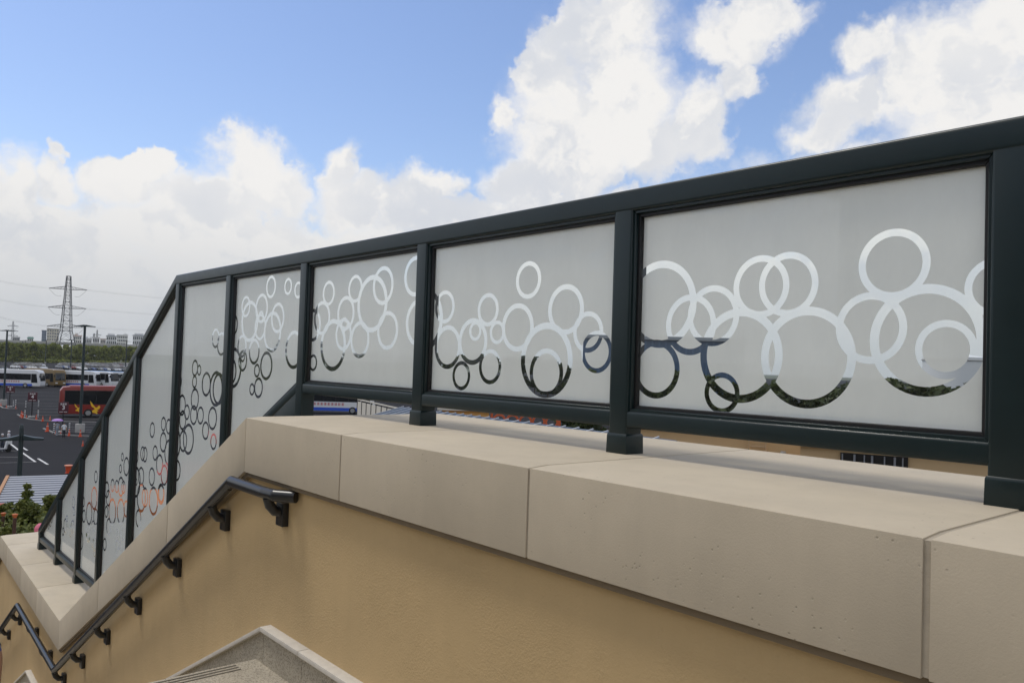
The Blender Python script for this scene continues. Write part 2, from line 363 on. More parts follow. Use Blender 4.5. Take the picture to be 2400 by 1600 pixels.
# the stair's other side: low wall and an unseen building added for shade
opp = empty('shade_building', (0, -2.6, GZ)); tag(opp, 'pale building added behind the viewpoint to shade the wall fronts', 'building')
M_OPP = mat('pale_wall_render', (.47, .43, .37), .9, var=.05, vscale=1)
put('wall', MB().box(-5.5, 9, -9, -3.2, 0, 10.6), M_OPP, opp); put('cornice', MB().box(-5.8, 9.3, -9.3, -2.9, 10.602, 11.0), M_COPING, opp)
put('wing', MB().box(-15, -5.502, -9, -5.0, 0, 8.2), M_OPP, opp); put('stair_curb', MB().box(-16, 9.2, -.15, .0, 0, 5.6), M_STUCCO, opp)
# ------------------------------------------------------------------ glass railing
rail = empty('glass_railing', (0, DR, 0)); tag(rail, 'dark green metal railing with frosted glass panels patterned with clear rings', 'railing')
rail.location = (0, 0, 0)
PW = .094
PX = [.60, -.808, -2.189, -3.613, -5.000, -6.303, -7.495, -8.680, -9.780, -10.720, -11.770, -12.780]     # left edges of the posts
HT, HI, HB, HBB = 1.05, .9616, .169, .104
XF = PX[6]; XK = PX[11]
def ztop(x): return HT if x >= XF else HT-(XF-x)*(HT+2.150)/(XF-XK)
XD, XH = PX[4], PX[8]; ZBL = ZV+HB
def zb(x):                                    # top of the bottom rail
    if x >= XD: return HB
    if x >= XH: return HB-(XD-x)*(HB-ZBL)/(XD-XH)
    return ZBL
Y0, Y1 = DR, DR+PW
def foot(x):
    if x >= PEAK: return 0.0
    return zt(x) if x > VAL else ZV
for i, x in enumerate(PX):
    zf = min(foot(x), foot(x+PW))-.004; zt_ = ztop(x+PW*.5)-.03
    p = put('post', MB().box(x, x+PW, Y0, Y1, zf+.01, zt_), M_FRAME, rail, bevel=.010, seg=3)
    mb = MB().loft([[(x-d, Y0-d, z), (x+PW+d, Y0-d, z), (x+PW+d, Y1+d, z), (x-d, Y1+d, z)] for z, d in ((zf, .006), (zf+.075, .0045), (zf+.083, .0012))])
    put('shoe', mb, M_FRAME, p, bevel=.003)
th = HT-HI
def bar(xa, xb, za, zb_, h, name, ya=Y0, yb=Y1, m=M_FRAME, bev=.010, par=rail, seg=3):
    return put(name, MB().hexa([(xa, ya, za-h), (xb, ya, zb_-h), (xb, yb, zb_-h), (xa, yb, za-h), (xa, ya, za), (xb, ya, zb_), (xb, yb, zb_), (xa, yb, za)]), m, par, bevel=bev, seg=seg)
put('top_rail', MB().loft([[(x, Y0-.002, z-h), (x, Y1+.002, z-h), (x, Y1+.002, z), (x, Y0-.002, z)] for x, z, h in ((PX[0]+PW+1.2, HT, th), (XF, HT, th), (XK-.01, ztop(XK-.01), .10))]), M_FRAME, rail, bevel=.014, seg=4)
for i in range(len(PX)-1):
    xb_, xa = PX[i]+.01, PX[i+1]+PW-.01
    bar(xa, xb_, zb(xa if i != 8 else xa), zb(xb_), HB-HBB, 'bottom_rail', Y0+.003, Y1-.003)
# gusset where the bottom rail turns down beside the post at the head of the stair
put('gusset', MB().loft([[(XD+.005, y, HB-.03), (XD+.02, y, -.34), (XD-.34, y, -.34), (XD-.32, y, HB-.03-.16)] for y in (Y0+.006, Y1-.006)]), M_FRAME, rail, bevel=.006)

YG = Y0+.046                                  # film plane
RINGS = {}
def rr(panel, ox, oy, sc, lst): RINGS[panel] = [(ox+cx*sc, oy+cy*sc, ry*sc) for cx, cy, ry in lst]
rr(1, 1400, 260, .6378, [(232, 710, 160), (342, 785, 112), (424, 752, 112), (215, 948, 108), (600, 645, 115), (700, 637, 119), (523, 898, 174), (768, 905, 187), (457, 1036, 76), (1003, 797, 132), (1088, 563, 130), (1206, 842, 207), (1280, 876, 109), (1470, 648, 112)])
rr(2, 960, 480, .3828, [(92, 705, 190), (215, 625, 101), (232, 870, 134), (386, 836, 143), (402, 772, 60), (480, 642, 102), (316, 1045, 90), (536, 780, 72), (492, 990, 108), (660, 750, 148), (727, 460, 115), (834, 950, 231), (835, 1028, 150), (955, 640, 155), (1092, 778, 127), (1145, 900, 130)])
rr(3, 680, 520, .3062, [(176, 790, 125), (295, 545, 95), (244, 735, 130), (327, 942, 200), (416, 784, 55), (408, 860, 125), (426, 698, 132), (499, 512, 107), (533, 900, 142), (627, 625, 220), (711, 487, 148), (745, 830, 149), (960, 415, 155), (988, 770, 185), (176, 1077, 65)])
rr(4, 520, 630, .2105, [(132, 625, 118), (128, 1100, 228), (104, 1140, 150), (267, 420, 120), (310, 584, 230), (442, 440, 165), (436, 535, 70), (426, 645, 150), (547, 200, 126), (562, 700, 228), (621, 545, 170), (224, 862, 128), (232, 1022, 122), (232, 976, 64), (360, 920, 145), (390, 1132, 78), (494, 1078, 162), (335, 1340, 71), (407, 1322, 118), (737, 195, 95), (850, 235, 95), (800, 900, 215)])
rr(5, 380, 660, .3315, [(118, 706, 61), (232, 610, 60), (262, 625, 40), (229, 707, 47), (312, 724, 88), (381, 757, 127), (400, 757, 116), (231, 830, 80), (140, 872, 77), (145, 978, 72), (175, 922, 57), (223, 942, 72), (271, 945, 65), (356, 965, 85), (307, 1052, 67), (363, 1130, 60), (149, 1125, 80), (185, 1112, 112), (92, 1140, 115), (104, 1332, 78), (378, 400, 70), (420, 440, 85)])
rr(6, 280, 900, .2677, [(287, 401, 71), (385, 349, 66), (383, 507, 92), (430, 370, 70), (203, 607, 67), (223, 615, 70), (312, 602, 70), (351, 703, 95), (146, 631, 66), (143, 854, 139), (147, 855, 33), (189, 807, 87), (191, 993, 130), (223, 989, 91), (283, 810, 85), (297, 1020, 130), (392, 795, 95), (363, 960, 95), (365, 957, 82), (166, 1173, 82), (432, 600, 120)])
rr(7, 80, 1040, .2297, [(741, 466, 89), (757, 550, 88), (800, 422, 70), (843, 432, 70), (885, 435, 105), (911, 440, 72), (900, 132, 46), (941, 230, 100), (881, 252, 48), (797, 689, 140), (884, 689, 140), (938, 660, 90), (737, 690, 64), (761, 840, 90), (720, 1023, 68), (849, 910, 52), (845, 1041, 70), (873, 1036, 46), (903, 916, 74)])
rr(8, 80, 1040, .2297, [(630, 334, 66), (612, 552, 122), (503, 590, 55), (561, 708, 122), (508, 735, 70), (601, 837, 62), (551, 919, 89), (547, 942, 55), (468, 800, 72), (476, 985, 100), (594, 1025, 40), (616, 1022, 77), (615, 1113, 42), (628, 742, 90)])
rr(9, 80, 1040, .2297, [(263, 822, 90), (319, 835, 80), (335, 760, 40), (295, 892, 45), (370, 892, 62), (392, 842, 75), (402, 595, 65), (406, 690, 45), (262, 985, 60)])
rr(10, 80, 1040, .2297, [(167, 802, 46), (181, 772, 36), (150, 842, 32)])
def clip(poly, a, b):                         # keep the side left of a->b
    out = []
    for i in range(len(poly)):
        p, q = poly[i], poly[(i+1) % len(poly)]
        sp_ = (b[0]-a[0])*(p[1]-a[1])-(b[1]-a[1])*(p[0]-a[0]); sq = (b[0]-a[0])*(q[1]-a[1])-(b[1]-a[1])*(q[0]-a[0])
        if sp_ >= 0: out.append(p)
        if (sp_ > 0 > sq) or (sp_ < 0 < sq):
            t = sp_/(sp_-sq); out.append((p[0]+(q[0]-p[0])*t, p[1]+(q[1]-p[1])*t))
    return out
def inset(poly, d):                           # convex polygon, counter-clockwise
    n = len(poly); lines = []
    for i in range(n):
        p, q = Vector(poly[i]), Vector(poly[(i+1) % n]); t = (q-p).normalized(); nn = Vector((-t.y, t.x)); lines.append((p+nn*d, t))
    out = []
    for i in range(n):
        (p, t), (q, u) = lines[i-1], lines[i]; den = t.x*u.y-t.y*u.x
        s_ = ((q.x-p.x)*u.y-(q.y-p.y)*u.x)/den; out.append((p.x+t.x*s_, p.y+t.y*s_))
    return out
def frame_ring(poly, d0, d1, y0, y1, name, m, parent):
    a, b = inset(poly, d0), inset(poly, d1); mb = MB(); n = len(a)
    for i in range(n):
        j = (i+1) % n
        mb.hexa([(a[i][0], y0, a[i][1]), (a[j][0], y0, a[j][1]), (b[j][0], y0, b[j][1]), (b[i][0], y0, b[i][1]),
                 (a[i][0], y1, a[i][1]), (a[j][0], y1, a[j][1]), (b[j][0], y1, b[j][1]), (b[i][0], y1, b[i][1])])
    return put(name, mb, m, parent, bevel=.002, seg=1)
LBL = ['', 'near', 'second', 'third']
for i in range(len(PX)-1):
    xr, xl = PX[i], PX[i+1]+PW
    def topin(x): return ztop(x)-(th if x >= XF-.2 else .10)
    poly = [(xl, zb(xl)), (xr, zb(xr)), (xr, topin(xr)), (xl, topin(xl))]
    if i == 5: poly[3] = (xl, HI)
    if poly[3][1]-poly[0][1] < .04: poly[3] = (xl, poly[0][1]+.04)
    frame_ring(poly, -.004, .011, Y0+.012, Y1-.012, 'glazing_bead', M_FRAME, rail)
    frame_ring(poly, .006, .024, Y0+.026, Y1-.026, 'gasket', M_GASKET, rail)
    gp = inset(poly, .016)
    pane = put('glass_panel', MB().loft([[(x, y, z) for x, z in gp] for y in (YG-.010, YG-.001)]), M_CLEAR, rail)
    rings = []
    for cx, cy, ry in RINGS.get(i, []):
        c0 = onY(cx, cy, YG); r = abs(onY(cx, cy-ry, YG).z-onY(cx, cy+ry, YG).z)/2
        rings.append((c0.x, c0.z, r, max(r*.55, r-max(.017, min(.034, .012+.10*r)))))
    if i == 0:
        rnd = random.Random(3); rings = [(rnd.uniform(xl, xr), rnd.uniform(.3, .65), rr_, rr_-.028) for rr_ in (.1, .12, .08, .14, .16, .09, .11)]
    V2 = [Vector(p) for p in gp]; E2 = [(k, (k+1) % len(gp)) for k in range(len(gp))]
    for (x, z, ro, ri) in rings:
        for r in (ro, ri):
            n = len(V2); k = 56 if r > .1 else 36
            circ = [(x+r*math.cos(2*math.pi*q/k), z+r*math.sin(2*math.pi*q/k)) for q in range(k)]
            for q in range(len(gp)): circ = clip(circ, gp[q], gp[(q+1) % len(gp)])
            if len(circ) < 3: continue
            V2 += [Vector(p) for p in circ]; E2 += [(n+q, n+(q+1) % len(circ)) for q in range(len(circ))]
    vo, eo, fo, *_ = delaunay_2d_cdt(V2, E2, [], 0, 1e-6)
    film = MB(); cut = {}
    def inside(p): return all((gp[(q+1) % len(gp)][0]-gp[q][0])*(p.y-gp[q][1])-(gp[(q+1) % len(gp)][1]-gp[q][1])*(p.x-gp[q][0]) > -1e-7 for q in range(len(gp)))
    for f in fo:
        p = sum((vo[k] for k in f), Vector((0, 0)))/len(f)
        if not inside(p): continue
        w = None
        for q, (x, z, ro, ri) in enumerate(rings):
            d2 = (p.x-x)**2+(p.y-z)**2
            if ri*ri < d2*1.002 and d2 < ro*ro: w = q; break
        t = film if w is None else cut.setdefault(w, MB())
        t.quad(*[(vo[k].x, YG, vo[k].y) for k in f])
    put('frosted_film', film, M_FROST, pane)
    for q, mb in cut.items():                     # each connected piece of a ring is a piece of its own
        par = {}; key = lambda v: (round(v[0], 5), round(v[2], 5))
        def find(a):
            while par.setdefault(a, a) != a: a = par[a]
            return a
        for f in mb.f:
            k0 = find(key(mb.v[f[0]]))
            for k in f[1:]: par[find(key(mb.v[k]))] = k0
        grp = {}
        for f in mb.f: grp.setdefault(find(key(mb.v[f[0]])), MB()).quad(*[mb.v[k] for k in f])
        for g in grp.values(): put('clear_ring', g, M_RING, pane)

# ------------------------------------------------------------------ handrail on the wall
hand = empty('handrail', (0, 0, 0)); tag(hand, 'black tubular handrail on brackets along the tan stair wall', 'handrail')
def hy(x): return yf(x)-.045
hA = onY(640, 1158, hy(-3.8)); hB = onY(543, 1130, hy(-4.39))
hC = onY(128, 1562, hy(-8.9)); hD = onY(40, 1424, hy(-11.4))
hA.z = hB.z = (hA.z+hB.z)/2
hD.z = hC.z = (hD.z+hC.z)/2
hE = Vector((hD.x-2.5, hy(hD.x-2.5), hD.z-2.5*SL))
hA2 = Vector((hA.x+.095, yf(0)+.035, hA.z))
pts = [hA2, Vector((hA.x, hA.y+.01, hA.z)), Vector((hA.x-.10, hA.y, hA.z)), hB, hC, hD, hE]
HR = .031
def joined(a, b): 
    return MB().tube([a, b], HR, 14)
for a, b in zip(pts, pts[1:]): put('rail_tube', joined(a, b), M_RAIL, hand, smooth_=True)
for p in pts[1:-1]:
    mb = MB(); k = 12
    mb.loft([[(p.x+HR*math.cos(t)*math.sin(q), p.y+HR*math.sin(t)*math.sin(q), p.z+HR*math.cos(q)) for t in [2*math.pi*j/k for j in range(k)]] for q in [math.pi*(.02+.96*n/8) for n in range(9)]])
    put('elbow', mb, M_RAIL, hand, smooth_=True)
for a, b in ((hB, hC), (hC, hD), (hD, hE)):
    u = (b-a).normalized(); o_ = Vector((0, 0, -.036))
    a_, b_ = a+u*.03, b-u*.03
    mb = MB().hexa([a_+Vector((0, -.012, -.04)), b_+Vector((0, -.012, -.04)), b_+Vector((0, .012, -.04)), a_+Vector((0, .012, -.04)), a_+Vector((0, -.012, -.02)), b_+Vector((0, -.012, -.02)), b_+Vector((0, .012, -.02)), a_+Vector((0, .012, -.02))])
    put('flat_bar', mb, M_RAIL, hand, bevel=.002)
def bracket(p):
    w = yf(p.x)+.054
    b = put('bracket', MB().box(p.x-.040, p.x+.040, w-.034, w, p.z-.170, p.z-.050), M_RAIL, hand, bevel=.004)
    arm = [Vector((p.x, p.y, p.z-.02)), Vector((p.x, p.y+.012, p.z-.058)), Vector((p.x, p.y+.040, p.z-.090)), Vector((p.x, w-.012, p.z-.100))]
    put('bracket_arm', MB().tube(arm, .027, 10), M_RAIL, b, smooth_=True)
bracket(Vector((hA.x-.06, hA.y, hA.z)))
for px in (512, 400, 312, 240, 184, 138):
    t = .5
    best = min(((hB+(hC-hB)*(k/200)) for k in range(201)), key=lambda q: abs((1200+F_PX*((q-CAM).dot(RGT))/((q-CAM).dot(FWD)))-px+14))
    bracket(best)
for t in (.3, .65): bracket(hC+(hD-hC)*t)
for t in (.15, .5, .85): bracket(hD+(hE-hD)*t)

# ------------------------------------------------------------------ far land: trees
def leaf_mesh(n, lobes, size, seed, squash=.8):
    r = random.Random(seed); mb = MB()
    for k in range(n):
        cx, cy, cz, R = r.choice(lobes)
        while True:
            d = Vector((r.uniform(-1, 1), r.uniform(-1, 1), r.uniform(-1, 1)))
            if .05 < d.length < 1: break
        d = d.normalized()*(r.random()**.4)
        p = Vector((cx, cy, cz))+Vector((d.x*R, d.y*R, d.z*R*squash))
        u = Vector((r.gauss(0, 1), r.gauss(0, 1), r.gauss(0, .6))).normalized(); w = u.cross(Vector((r.gauss(0, 1), r.gauss(0, 1), r.gauss(0, 1)))).normalized()
        s = size*r.uniform(.6, 1.5)
        mb.quad(p+u*s, p+w*s*.55, p-u*s, p-w*s*.55)
    return mb.mesh('leaves')
def foliage(name, c1, c2, trans=.3):
    m = bpy.data.materials.new(name); m.use_nodes = True; t = m.node_tree; b = t.nodes['Principled BSDF']
    g = t.nodes.new('ShaderNodeNewGeometry'); n = t.nodes.new('ShaderNodeMix'); n.data_type = 'RGBA'
    n.inputs[6].default_value = (*c1, 1); n.inputs[7].default_value = (*c2, 1); t.links.new(g.outputs['Random Per Island'], n.inputs[0])
    t.links.new(n.outputs[2], b.inputs['Base Color']); b.inputs['Roughness'].default_value = .6
    tr = t.nodes.new('ShaderNodeBsdfTranslucent'); t.links.new(n.outputs[2], tr.inputs[0]); mx = t.nodes.new('ShaderNodeMixShader'); mx.inputs[0].default_value = trans
    t.links.new(b.outputs[0], mx.inputs[1]); t.links.new(tr.outputs[0], mx.inputs[2]); t.links.new(mx.outputs[0], t.nodes['Material Output'].inputs[0])
    return m
M_LEAF_FAR = foliage('leaves_far', (.105, .135, .026), (.32, .35, .07), .4); M_LEAF_NEAR = foliage('leaves_near', (.07, .10, .02), (.22, .235, .06), .35)
M_BARK = mat('bark', (.10, .075, .05), .9, var=.3, vscale=5)
def trunk_mesh(h, r, seed, nb=6, spread=1.5):
    q = random.Random(seed); mb = MB()
    mb.tube([(0, 0, 0), (q.uniform(-.1, .1)*r*6, 0, h*.5), (q.uniform(-.3, .3)*r*4, q.uniform(-.3, .3)*r*4, h)], r, 8, r*.35)
    for k in range(nb):
        a = 2*math.pi*k/nb+q.uniform(-.4, .4); z = h*q.uniform(.45, .8); L = spread*q.uniform(.7, 1.1)
        mb.tube([(0, 0, z), (math.cos(a)*L*.5, math.sin(a)*L*.5, z+L*.45), (math.cos(a)*L, math.sin(a)*L, z+L*.75)], r*.4, 5, r*.12)
    return mb.mesh('trunk', smooth_=True)
def crown_lobes(w, h, zc, seed, n=9):
    q = random.Random(seed); L = []
    for k in range(n):
        a = q.uniform(0, 6.28); d = q.uniform(.15, .62)*w; z = zc+q.uniform(-.5, .5)*h
        L.append((math.cos(a)*d, math.sin(a)*d, z, q.uniform(.32, .5)*w*(1-.35*abs(z-zc)/h)))
    return L+[(0, 0, zc+h*.5, w*.35)]
FAR = []
for s_ in range(5):
    w_ = random.Random(s_).uniform(3.6, 4.8); FAR.append((leaf_mesh(2600, crown_lobes(w_, 8.5, 6.4, 40+s_, 18), .46, s_), trunk_mesh(5.5, .22, s_, 6, 2.4)))
for a_, b_ in FAR: a_.materials.append(M_LEAF_FAR); b_.materials.append(M_BARK)
M_LEAF_DARK = foliage('leaves_dark', (.030, .045, .014), (.085, .105, .032))
FARD = []
for a_, b_ in FAR:
    c_ = a_.copy(); c_.materials.clear(); c_.materials.append(M_LEAF_DARK); FARD.append((c_, b_))
def tree(p, sc, k, label, group, rz=None, m=FAR, name='roadside_tree', sz=1.0):
    t = empty(name, p, random.uniform(0, 6.28) if rz is None else rz); t.scale = (sc, sc, sc*sz); tag(t, label, 'tree', group)
    obj('crown', m[k][0], None, t); obj('trunk', m[k][1], None, t); return t
def zone(px):
    for lim, txt in ((5, 'left of the first lamp post'), (50, 'under the distant pylon at left'), (92, 'under the green signed building'), (136, 'under the beige office block'), (180, 'at the foot of the pylon'), (215, 'right of the tall lamp post'), (250, 'under the twin masts'), (300, 'under the bright white apartments'), (345, 'just before the railing')):
        if px < lim: return txt
    return 'behind the sloping glass'
def bay(px):
    for lim, txt in ((540, 'corner panel'), (705, 'fourth large panel'), (970, 'third large panel'), (1430, 'second large panel')):
        if px < lim: return txt
    return 'near panel'
rnd = random.Random(11)
px = -60
while px < 430:
    d = 585+rnd.uniform(-15, 25); p = at(px, 820, d); p.z = GZ
    tree(p, rnd.uniform(.86, 1.0), rnd.randrange(5), 'tree of the front line in the far green row, '+zone(px), 'far row of trees', sz=1.08)
    px += rnd.uniform(13, 18)
px = -60
while px < 430:
    d = 625+rnd.uniform(-10, 20); p = at(px, 820, d); p.z = GZ
    tree(p, rnd.uniform(.92, 1.04), rnd.randrange(5), 'tree of the back line in the far green row, '+zone(px), 'far row of trees', sz=1.05)
    px += rnd.uniform(13, 18)
# hedge at the foot of that row
mbh = MB(); q = random.Random(5)
for k in range(5000):
    p = at(q.uniform(-60, 440), 820, 578+q.uniform(-3, 3)); p.z = GZ+q.uniform(0, 2.2)
    u = Vector((q.gauss(0, 1), q.gauss(0, 1), q.gauss(0, 1))).normalized(); w = u.cross(Vector((q.gauss(0, 1), q.gauss(0, 1), q.gauss(0, 1)))).normalized(); s_ = q.uniform(.35, .8)
    mbh.quad(p+u*s_, p+w*s_*.6, p-u*s_, p-w*s_*.6)
hd = put('hedge', mbh, M_LEAF_FAR, kind='stuff'); tag(hd, 'low dark hedge at the foot of the far tree row', 'hedge')
px = 470
while px < 1330:                              # trees beyond the panels, seen through the clear rings
    d = rnd.uniform(170, 230); p = at(px, 840, d); p.z = GZ
    tree(p, rnd.uniform(.76, .92), rnd.randrange(5), 'mid green tree seen through the clear rings of the '+bay(px), 'trees beyond the glass panels', m=FARD); px += rnd.uniform(28, 40)
px = 1360
while px < 2380:
    d = rnd.uniform(66, 84); p = at(px, 860, d); p.z = GZ
    tree(p, rnd.uniform(.60, .70), rnd.randrange(5), 'dark green tree behind the large near panel', 'trees behind the near panels', m=FARD); px += rnd.uniform(52, 74)
# viaduct
va, vb = at(-260, 812, 900), at(900, 812, 1000); vdir = (vb-va); vdir.z = 0; vl = vdir.length; vdir.normalize(); vn = Vector((-vdir.y, vdir.x, 0))
via = empty('viaduct', (va.x, va.y, GZ), math.atan2(vdir.y, vdir.x)); tag(via, 'long grey elevated road on piers behind the far tree row', 'viaduct')
M_VIA = mat('viaduct_concrete', (.22, .22, .22), .9, var=.15, vscale=.05)
put('deck', MB().box(0, vl, -6, 6, 13.4, 15.2), M_VIA, via); put('barrier', MB().box(0, vl, -6.3, -6.02, 14.2, 16.2), M_CONC, via); put('barrier', MB().box(0, vl, 6.02, 6.3, 14.2, 16.2), M_CONC, via)
pm = MB().box(-1.2, 1.2, -3.5, 3.5, 0, 13.39).mesh('pier', .2)
for k in range(14): obj('pier', pm, M_VIA, via, loc=(20+k*vl/14, 0, 0))
# ------------------------------------------------------------------ far buildings
def building(px0, px1, ytop, d, label, col, roofcol, nx, nz, wcol=(.05, .06, .07), steps=()):
    a, b = at(px0, 820, d), at(px1, 820, d); top = at((px0+px1)/2, ytop, d).z-GZ; w = (Vector((b.x-a.x, b.y-a.y))).length
    t = empty('far_building', ((a.x+b.x)/2, (a.y+b.y)/2, GZ), math.atan2(b.y-a.y, b.x-a.x)); tag(t, label, 'building')
    put('wall', MB().box(-w/2, w/2, 0, 16, 0, top), mat('wall_%s' % label[:14], col, .85, var=.06, vscale=.2), t)
    rf = put('roof', MB().box(-w/2-.5, w/2+.5, -.5, 16.5, top+.01, top+.9), mat('roof_%s' % label[:14], roofcol, .8), t)
    for (f0, f1, h) in steps: put('roof_block', MB().box(-w/2+w*f0, -w/2+w*f1, 2, 9, top+.92, top+h), mat('wall_%s' % label[:14], col), t)
    zb0 = 12.0; cw, ch = w/nx, (top-zb0)/nz
    wm = MB().box(-cw*.3, cw*.3, -.14, .1, -ch*.3, ch*.3).mesh('window')
    for i in range(nx):
        for k in range(nz): obj('window', wm, mat('far_window_%d' % int(wcol[0]*100), wcol, .3), t, loc=(-w/2+cw*(i+.5), 0, zb0+ch*(k+.5)))
    return t
building(96, 107, 775, 1250, 'slim blue grey tower beside the beige block', (.20, .25, .33), (.2, .25, .33), 3, 6, (.12, .16, .22))
building(108, 136, 771, 1240, 'tall beige office block behind the pylon legs', (.62, .57, .47), (.4, .38, .35), 5, 6, (.20, .21, .22))
building(63, 77, 793, 1150, 'small building with a green roof sign', (.5, .52, .5), (.03, .30, .22), 3, 2, steps=((.02, .98, 2.4),))
building(28, 45, 791, 1200, 'low grey hall at far left under the distant mast', (.36, .36, .37), (.3, .3, .3), 4, 2)
building(172, 190, 787, 1150, 'white block just right of the pylon legs', (.72, .70, .66), (.5, .3, .25), 4, 3, steps=((.1, .5, 3.5),))
building(193, 214, 794, 1130, 'low white building right of the lamp post', (.70, .71, .72), (.45, .46, .48), 5, 2, steps=((.3, .6, 3),))
building(216, 232, 791, 1140, 'white flat roofed building under the twin masts', (.74, .74, .73), (.5, .5, .5), 4, 2)
building(234, 247, 795, 1120, 'low pinkish white building left of the grey roofed apartments', (.68, .62, .58), (.5, .4, .36), 3, 2)
building(248, 272, 788, 1100, 'white apartments with grey stepped roof', (.70, .70, .70), (.22, .24, .27), 5, 3, steps=((.1, .8, 3.2),))
building(273, 298, 786, 1090, 'bright white apartment block with regular windows', (.80, .79, .76), (.6, .6, .6), 6, 4, steps=((.6, .95, 2.6),))
building(310, 345, 787, 1080, 'white apartment block with dark blue grey roof by the railing', (.78, .78, .77), (.18, .20, .25), 8, 3, steps=((.1, .7, 3.0),))
building(470, 520, 788, 1060, 'white building seen through the corner panel rings', (.78, .78, .77), (.3, .3, .3), 8, 3)
building(640, 760, 800, 900, 'long low white building beyond the third panel', (.76, .76, .75), (.4, .4, .4), 10, 2)
# ------------------------------------------------------------------ pylons and wires
M_STEEL = mat('galvanised_steel', (.085, .09, .10), .7, spec=.2)
def pylon(base, h, wbase, rz, label, arms=(.845, .625, .405), aw=12.0, r=.16, group=None):
    t = empty('lattice_pylon', base, rz); tag(t, label, 'pylon', group)
    def hw(z):
        f = z/h
        return wbase/2*(1-f/.36)+wbase*.20*(f/.36) if f < .36 else wbase*.20+(wbase*.075-wbase*.20)*(f-.36)/.64
    mb = MB(); lv = [0, .14, .26, .36, .405, .48, .55, .625, .70, .775, .845, .92, 1.0]
    for sx_ in (-1, 1):
        for sy_ in (-1, 1):
            mb2 = MB()
            for a, b in zip(lv, lv[1:]): mb2.tube([(sx_*hw(a*h), sy_*hw(a*h), a*h), (sx_*hw(b*h), sy_*hw(b*h), b*h)], r*1.5, 4)
            put('leg', mb2, M_STEEL, t)
    for a, b in zip(lv, lv[1:]):
        A, B = hw(a*h), hw(b*h)
        for s in (-1, 1):
            for (x0, y0, x1, y1) in ((-A, s*A, B, s*B), (A, s*A, -B, s*B), (s*A, -A, s*B, B), (s*A, A, s*B, -B)): mb.tube([(x0, y0, a*h), (x1, y1, b*h)], r*.55, 4)
            mb.tube([(-B, s*B, b*h), (B, s*B, b*h)], r*.8, 4); mb.tube([(s*B, -B, b*h), (s*B, B, b*h)], r*.8, 4)
    put('lattice', mb, M_STEEL, t)
    for f in arms:
        z = f*h; w = hw(z); m2 = MB()
        for s in (-1, 1):
            for y in (-w, w):
                m2.tube([(s*w, y, z), (s*aw, 0, z+.2)], r*.9, 4); m2.tube([(s*w, y, z+1.9), (s*aw, 0, z+.35)], r*.8, 4)
            for k in range(1, 5):
                g = k/5; m2.tube([(s*(w+(aw-w)*g), w*(1-g), z+.1), (s*(w+(aw-w)*g), -w*(1-g), z+.1)], r*.6, 4); m2.tube([(s*(w+(aw-w)*g), w*(1-g), z+.1), (s*(w+(aw-w)*(g-.2)), w*(1.2-g), z+1.9-1.5*(g-.2))], r*.6, 4)
        put('cross_arm', m2, M_STEEL, t)
        for s in (-1, 1):      # slack jumper loop under each arm
            put('jumper_cable', MB().tube([(s*(aw-.3), -.8, z-.1)]+[(s*(aw-.3-k*1.5), -.8+k*.2, z-.1-3.6*math.sin(math.pi*min(1, k/7))-k*.35) for k in range(1, 6)], .07, 4), M_STEEL, t)
    return t
PB = at(153, 815, 640); PB.z = GZ; PH = at(160, 647, 640).z-GZ; PR = math.atan2(side(155).y, side(155).x)-.25
pylon(PB, PH, 15.5, PR, 'tall dark lattice pylon rising behind the far tree row')
sv = side(155); fv = Vector((-sv.y, sv.x, 0))
for k, f in enumerate((.845, .625, .405)):
    for s in (-1, 1):
        zz = GZ+PH*f+.2; ax = Vector((math.cos(PR), math.sin(PR), 0))*(12.0*s)
        a = Vector((PB.x, PB.y, zz))+ax
        yl = (655, 697, 736)[k]; yr = (693, 729, 762)[k]
        b = at(-90, yl-16+s*2, 560+s*8) if s < 0 else at(520, yr+13, 800)
        pts_ = [a.lerp(b, q_/10)-Vector((0, 0, 1.4*math.sin(math.pi*q_/10))) for q_ in range(11)]
        for o_ in (-.35, .35): 
            w = put('power_line', MB().tube([p+Vector((0, 0, o_)) for p in pts_], .03, 4), M_STEEL)
            tag(w, ('%s power line running %s from the %s arm of the pylon' % ('upper' if o_ > 0 else 'lower', 'left' if s < 0 else 'right', ('top', 'middle', 'bottom')[k])), 'power line', 'power lines on the pylon')
for (px_, yt, d, lab) in ((28, 753, 1500, 'pale distant pylon at far left'), (219, 781, 1700, 'small distant mast left of its twin'), (226, 773, 1700, 'taller of the two small distant masts')):
    p = at(px_, 815, d); p.z = GZ; pylon(p, at(px_, yt, d).z-GZ, 9, PR+.3, lab, aw=7.5, r=.22, arms=(.85, .7, .55) if px_ < 100 else (.8,))

# ------------------------------------------------------------------ lamp posts
M_POLE = mat('pole_paint', (.020, .035, .038), .45)
def lamp(p, h, label, group, r=.14, arm=.95, drum=True, rz=None, low_arm=0, px=100):
    t = empty('lamp_post', p, (math.atan2(side(px).y, side(px).x) if rz is None else rz)); tag(t, label, 'lamp post', group)
    put('pole', MB().cyl(0, 0, .85 if drum else 0, h, r, r*.8, 10), M_POLE, t, smooth_=True)
    za = h-low_arm
    for s in (-1, 1):
        put('lamp_head', MB().loft([[(s*x, -w, za-.04), (s*x, w, za-.04), (s*x, w, za+hh), (s*x, -w, za+hh)] for x, w, hh in ((r*.5, .13, .16), (arm*.55, .22, .07), (arm, .16, .03))]), M_POLE, t, bevel=.01)
    put('cap', MB().cyl(0, 0, h, h+.14, r*.9, r*.6, 10), M_POLE, t)
    if drum:
        put('concrete_base', MB().cyl(0, 0, 0, .86, .43, .43, 20), M_CONC, t, bevel=.02)
    return t
